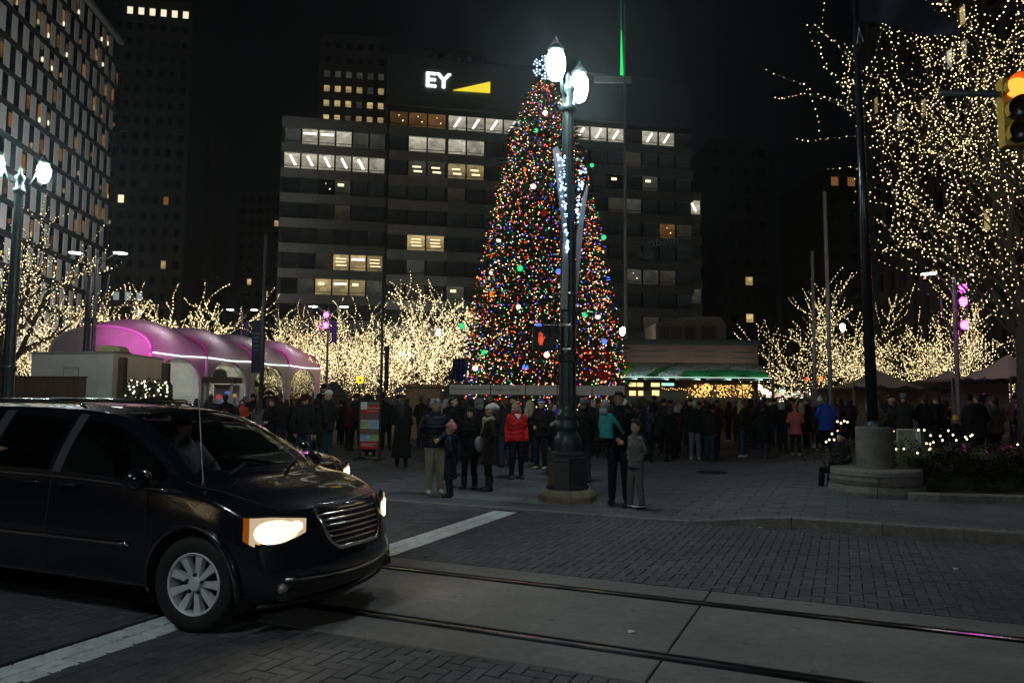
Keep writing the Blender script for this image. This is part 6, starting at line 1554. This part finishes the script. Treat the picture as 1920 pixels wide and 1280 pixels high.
    tl = [S(12, v / 4, -1) for v in range(49)] + [S(12, v / 4, 1) for v in range(47, 0, -1)]
    body.add(tl, [tuple(range(len(tl)))])
    b = body.build('body', M_paint, root); bb_ = bmesh.new(); bb_.from_mesh(b.data); bmesh.ops.remove_doubles(bb_, verts=bb_.verts, dist=.0015); bmesh.ops.recalc_face_normals(bb_, faces=bb_.faces); bb_.to_mesh(b.data); bb_.free(); auto(b, 58)
    for s in (-1, 1):
        for nm, mb, lb in (('front_door', doors[s][0], None), ('sliding_door', doors[s][1], None)):
            o = auto(mb.build(nm, M_paint, root), 40)
            u = 6.4 if nm == 'front_door' else 7.4
            p = S(u, 6.05, s); MB().tube([p + V((.1, s * .03, 0)), p + V((.05, s * .05, .005)), p + V((-.06, s * .05, .005)), p + V((-.1, s * .03, 0))], .013, 6).build('handle', M_chr if False else M_paint, o, True)
    if detail:
        g = MB()
        for s in (-1, 1):
            for u in (3.75, 7.0, 9.0): g.tube([S(u, 2.3 + k * .25, s) for k in range(19)], .006, 5)
            g.tube([S(3.75 + k * .25, 2.28, s) for k in range(22)], .006, 5)
        g.tube([S(.12 + k * .15, 9.6, -1) for k in range(20)], .005, 4); g.tube([S(.12 + k * .15, 9.6, 1) for k in range(20)], .005, 4)
        g.build('panel_gap', M_trim, root)
    # glass
    for s in (-1, 1):
        for i, h in enumerate(holes): patch(h[0] - .03, h[1] + .03, h[2] - .05, h[3] + .05, s, -.006).build('side_window', M_wind if i == 0 else M_tint, root, True)
        for u in (6.97, 9.0): patch(u - .14, u + .10, 7.2, 8.95, s, .006, 3, 8).build('pillar_cover', M_side, root, True)
        g = MB(); g.tube([S(3.2 + k * .3, 7.05, s) + V((0, s * .006, 0)) for k in range(27)], .012, 6); g.build('belt_moulding', M_chr, root, True)
        g = MB(); g.tube([S(4.2 + k * .25, 3.88, s) + V((0, s * .012, 0)) for k in range(26)], .016, 6); g.build('side_moulding', M_chr, root, True)
    g = MB()
    def wf(a, b_): 
        v = 10.2 + (12 - 10.2) * (b_ * 2 if b_ <= .5 else (1 - b_) * 2); return tuple(S(3.15 + 2.8 * a, v, -1 if b_ <= .5 else 1))
    g.grid(wf, 14, 20); g.build('windscreen', M_wind, root, True)
    # wheels
    for ax in (0, -3.08):
        for s in (-1, 1):
            W = bpy.data.objects.new('wheel', None); COL.objects.link(W); W.parent = root; W.location = (ax, s * .845, .345)
            W.rotation_euler.z = (rad(7) if ax == 0 else 0) + (math.pi if s > 0 else 0)
            Q = Matrix.Rotation(math.pi / 2, 3, 'X')
            def turn(mb): mb.v = [tuple(Q @ V(p)) for p in mb.v]; return mb     # lathe axis z -> -y
            turn(MB().lathe([(.225, -.10), (.25, -.112), (.30, -.115), (.335, -.10), (.345, -.06), (.345, .06), (.335, .10), (.30, .118), (.25, .115), (.228, .10)], 48, cap=False)).build('tyre', M_tyre, W, True)
            rim = MB(); rim.lathe([(.232, .095), (.222, .108), (.208, .10), (.204, .05), (.204, -.1)], 48, cap=False)
            rim.lathe([(.055, .02), (.055, .085), (.045, .10), (.0, .102)], 24)
            for k in range(9):
                a_ = 2 * math.pi * k / 9; c_, n_ = V((math.cos(a_), math.sin(a_), 0)), V((-math.sin(a_), math.cos(a_), 0))
                p = [c_ * .04 - n_ * .015, c_ * .04 + n_ * .015, c_ * .212 + n_ * .031, c_ * .212 - n_ * .031]
                rim.add([q + V((0, 0, .075 if i < 2 else .092)) for i, q in enumerate(p)] + [q * .98 + V((0, 0, .03)) for q in p], [(0, 3, 2, 1), (0, 1, 5, 4), (1, 2, 6, 5), (2, 3, 7, 6), (3, 0, 4, 7)])
            turn(rim).build('rim', M_rim, W)
            for k in range(5):
                a_ = 2 * math.pi * k / 5 + .3; turn(MB().lathe([(.012, .08), (.012, .1), (.0, .104)], 8, (.068 * math.cos(a_), .068 * math.sin(a_), 0))).build('wheel_nut', M_trim, W)
            turn(MB().lathe([(.0, -.02), (.19, -.02), (.2, -.1)], 24)).build('brake_disc', M_trim, W)
            ar = MB()
            for r0, y0 in ((.42, 0),):
                pts = [(ax + .425 * math.cos(t), s * (S(min(11.9, max(0, np.interp(-(ax + .425 * math.cos(t)), [-.84, -.46, -.16, .2, .52, 2.45, 3.1, 3.75, 4.1], [0, 1, 2, 3, 4, 9, 10, 11, 12]))), float(np.interp(.345 + .425 * math.sin(t), [.25, .42, .62, .78, .9], [2.2, 3, 4, 5, 6])), 1).y + .004), .345 + .425 * math.sin(t)) for t in [rad(-12 + 204 * k / 30) for k in range(31)]]
                ar.tube(pts, .022, 6)
            ar.build('wheel_arch', M_paint, root, True)
            w_ = MB()
            def well(a, b_): t = rad(-25 + 230 * a); return (ax + .43 * math.cos(t), s * (.94 - .40 * b_), .345 + .43 * math.sin(t))
            w_.grid(well, 24, 2); w_.add([(ax + .43 * math.cos(rad(q * 15)), s * .54, .345 + .43 * math.sin(rad(q * 15))) for q in range(24)], [tuple(range(24))]); w_.build('wheel_well', M_trim, root)
    MB().box((-1.6, 0, .28), (4.6, 1.5, .06)).build('underbody', M_trim, root)
    # headlights wrapping the front corners
    def hpath(t, s):
        ys = [.53, .60, .68, .75, .82, .872, .915, .935]; xs = [None] * 6 + [.50, .45]
        k = t * 7; i = min(6, int(k)); q = k - i
        def pt(i): return (xs[i] if xs[i] is not None else xf(.76) - plan(ys[i]) + .006, ys[i])
        a_, b_ = pt(i), pt(i + 1); return a_[0] + (b_[0] - a_[0]) * q, s * (a_[1] + (b_[1] - a_[1]) * q + .008)
    zlo = lambda t: float(np.interp(t, [0, .25, .5, .75, 1], [.715, .665, .632, .64, .69])); zhi = lambda t: float(np.interp(t, [0, .5, 1], [.815, .845, .85]))
    for s in (-1, 1):
        H = MB().grid(lambda a, b_: (*[hpath(a, s)[0], hpath(a, s)[1]], zk(zlo(a) - .012 + (zhi(a) - zlo(a) + .024) * b_)), 28, 6).build('headlight', M_trim, root, True)
        for t0, t1, m, nm in ((0, .88, M_lens, 'reflector'), (.88, 1, M_amb, 'marker_lens')):
            MB().grid(lambda a, b_: (hpath(t0 + (t1 - t0) * a, s)[0] + .008, hpath(t0 + (t1 - t0) * a, s)[1] + s * .006, zk(zlo(t0 + (t1 - t0) * a) + (zhi(t0 + (t1 - t0) * a) - zlo(t0 + (t1 - t0) * a)) * b_)), 10, 6).build(nm, m, H, True)
        def lampf(tc, zc, rt, rz_, off):
            def fn(a, b_):
                q = 2 * math.pi * a; t = tc + rt * b_ * math.cos(q); z = zc + rz_ * b_ * math.sin(q); h = hpath(max(0, min(1, t)), s); return (h[0] + off, h[1] + s * off * .8, zk(z))
            return MB().grid(fn, 24, 3)
        lampf(.52, .735, .20, .075, .014).build('lamp', M_head, H, True); lampf(.46, .738, .34, .085, .011).build('reflector_bowl_glow', M_bowl, H, True); lampf(.16, .765, .10, .038, .014).build('side_bulb', M_bulb2, H, True)
    # grille
    gw = lambda z: float(np.interp(z, [.57, .62, .70, .80, .875], [.27, .34, .38, .41, .42]))
    GR = MB().grid(lambda a, b_: tuple(fas(-gw(.58 + .29 * b_) + 2 * gw(.58 + .29 * b_) * a, .58 + .29 * b_, .008)), 24, 10).build('grille', M_trim, root, True)
    for k in range(6):
        z = .615 + k * .041; w_ = gw(z) - .01
        MB().tube([fas(-w_ + 2 * w_ * q / 16, z, .022) for q in range(17)], .0115, 6).build('grille_bar', M_chr, GR, True)
    MB().grid(lambda a, b_: tuple(fas((-1 + 2 * a) * .412, .845 + .04 * b_, .026)), 20, 3).build('grille_header', M_chr, GR, True)
    rg = [fas(-gw(.57 + .3 * q / 12), .57 + .3 * q / 12, .02) for q in range(12, -1, -1)] + [fas(-.27 + .54 * q / 12, .568, .02) for q in range(13)] + [fas(gw(.57 + .3 * q / 12), .57 + .3 * q / 12, .02) for q in range(13)]
    MB().tube(rg, .016, 6).build('grille_frame', M_chr, GR, True)
    MB().ball(fas(0, .868, .03), (.015, .11, .016), 12, 6).build('wing_emblem', M_chr, GR, True)
    MB().tube([fas(-.74 + 1.48 * q / 20, .385 + .012 * math.cos(q / 20 * 6.28), .012) for q in range(21)], .013, 6).build('bumper_strip', M_chr, root, True)
    MB().grid(lambda a, b_: tuple(fas((-1 + 2 * a) * .66, .27 + .09 * b_, .004)), 20, 3).build('lower_intake', M_trim, root, True)
    MB().tube([fas(-.86 + 1.72 * q / 24, .215, .015) for q in range(25)], .014, 6).build('chin_lip', M_trim, root, True)
    for s in (-1, 1): MB().ball(fas(s * .735, .335, .0), (.03, .05, .042), 12, 8).build('fog_lamp', mat('fog_glass', (.5, .45, .4), .08, metal=.8), root, True)
    # mirrors, roof rails, aerial, wipers
    for s in (-1, 1):
        mm = MB().ball((-.42, s * 1.10, zk(1.10)), (.075, .12, .085), 14, 9); mm.v = [(max(x, -.45), y, z) for x, y, z in mm.v]
        q = mm.build('mirror', M_paint, root, True); MB().box((-.40, s * .98, zk(1.05)), (.08, .12, .035)).build('mirror_arm', M_trim, q); MB().box((-.452, s * 1.10, zk(1.10)), (.006, .19, .13)).build('mirror_glass', M_chr, q)
        if detail:
            MB().tube([(-1.55, s * .64, zk(1.69)), (-1.68, s * .63, zk(1.75)), (-3.6, s * .62, zk(1.76)), (-3.75, s * .61, zk(1.70))], [.012, .022, .022, .012], 8).build('roof_rail', M_chr, root, True)
    if detail:
        p = S(2.6, 9.9, -1); MB().tube([p, p + V((0, 0, .03)), p + V((-.06, -.02, .68))], [.018, .006, .003], 6).build('aerial', mat('aerial_steel', (.3, .3, .3), .4, metal=.6), root, True)
        for y in (-.45, .25): MB().tube([V((-.10 + .12, y - .15, 1.115)), V((-.22, y + .35, 1.17))], .011, 5).build('wiper', M_trim, root)
        # cabin
        MB().prism([(-.35, -.8, .75), (-.85, -.8, .75), (-.85, -.8, 1.0), (-.35, -.8, 1.06)], (0, 1.6, 0)).build('dashboard', M_dash, root)
        for y in (-.42, .42):
            q = MB(); q.box((-1.45, y, .62), (.55, .5, .16)); q.box((-1.78, y, .98), (.16, .5, .62), M=Matrix.Rotation(rad(-14), 3, 'Y')); q.box((-1.86, y, 1.36), (.1, .26, .2)); q.build('seat', M_seat, root)
            q = MB(); q.box((-2.75, y, .98), (.16, .5, .62), M=Matrix.Rotation(rad(-14), 3, 'Y')); q.box((-2.83, y, 1.36), (.1, .26, .2)); q.build('seat', M_seat, root)
        sw = MB(); sw.tube([(-1.02 + .05 * math.sin(t * .524), .42 + .18 * math.cos(t * .524), .98 + .17 * math.sin(t * .524)) for t in range(13)], .014, 6); sw.box((-1.0, .42, .98), (.03, .3, .04)); sw.build('steering_wheel', M_trim, root)
        MB().box((-.75, 0, 1.50), (.03, .24, .07)).build('rear_view_mirror', M_trim, root)
    for s in (-1, 1): MB().box((-4.12, s * .78, zk(.98)), (.05, .2, .3)).build('tail_lamp', mat('tail_lens', (.3, .01, .01), .2), root)
wc = G(362, 1184)
VA = rad(-22.5)
fwd = V((math.cos(VA), math.sin(VA), 0)); lft = V((-math.sin(VA), math.cos(VA), 0))
o_ = V((wc.x, wc.y, 0)) + lft * .86
YS = 1.0
van = thing('minivan', 'glossy black minivan with headlights on, stopped across the white block strip', 'minivan', (o_.x, o_.y, 0), VA)
build_car(van); van.scale = (1, .94, 1)
# driver
bm, jm, inf = person_meshes(h=1.75, arms=('reach', 'reach'), sit=True, vox=.016, fine=True, wide=1.05)
wl_ = o_ + fwd * -1.50 + lft * .42
make_person('driver in a pale grey sweater with both hands on the wheel of the minivan', (wl_.x, wl_.y, .22), VA + math.pi / 2, bm, jm, inf, LGREY, BLK, SHOE, SKIN[0], head_mesh(inf, 'short', .014), mat('hair_brown', HAIR['brown'], .5), 'hair', face=True)
# the sedan behind: same nose, lower roof
sq = P(664, 888, 10.0); SA = rad(-24); sf = V((math.cos(SA), math.sin(SA), 0)); sl_ = V((-math.sin(SA), math.cos(SA), 0))
so = V((sq.x, sq.y, 0)) - sf * .62 - sl_ * .90
sedan = thing('sedan', 'black sedan with one lit headlight showing behind the minivan bonnet', 'car', (so.x, so.y, 0), SA)
build_car(sedan,  zk=lambda z: z if z < .9 else .9 + (z - .9) * .62, detail=False)
for o in (van, sedan):
    pass
# ------------------------------------------------------------------ thin haze volume added: lamps glow softly and far towers grey a little
hz = MB().box((0, 330, 49.2), (940, 940, 100.6))
m = bpy.data.materials.new('added_haze_volume'); m.use_nodes = True; t = m.node_tree; t.nodes.clear()
pv = t.nodes.new('ShaderNodeVolumePrincipled'); pv.inputs['Color'].default_value = (.85, .96, 1, 1); pv.inputs['Density'].default_value = .00065; pv.inputs['Anisotropy'].default_value = .82
o = t.nodes.new('ShaderNodeOutputMaterial'); t.links.new(pv.outputs[0], o.inputs['Volume'])
tag(hz.build('added_haze', m), kind='stuff')
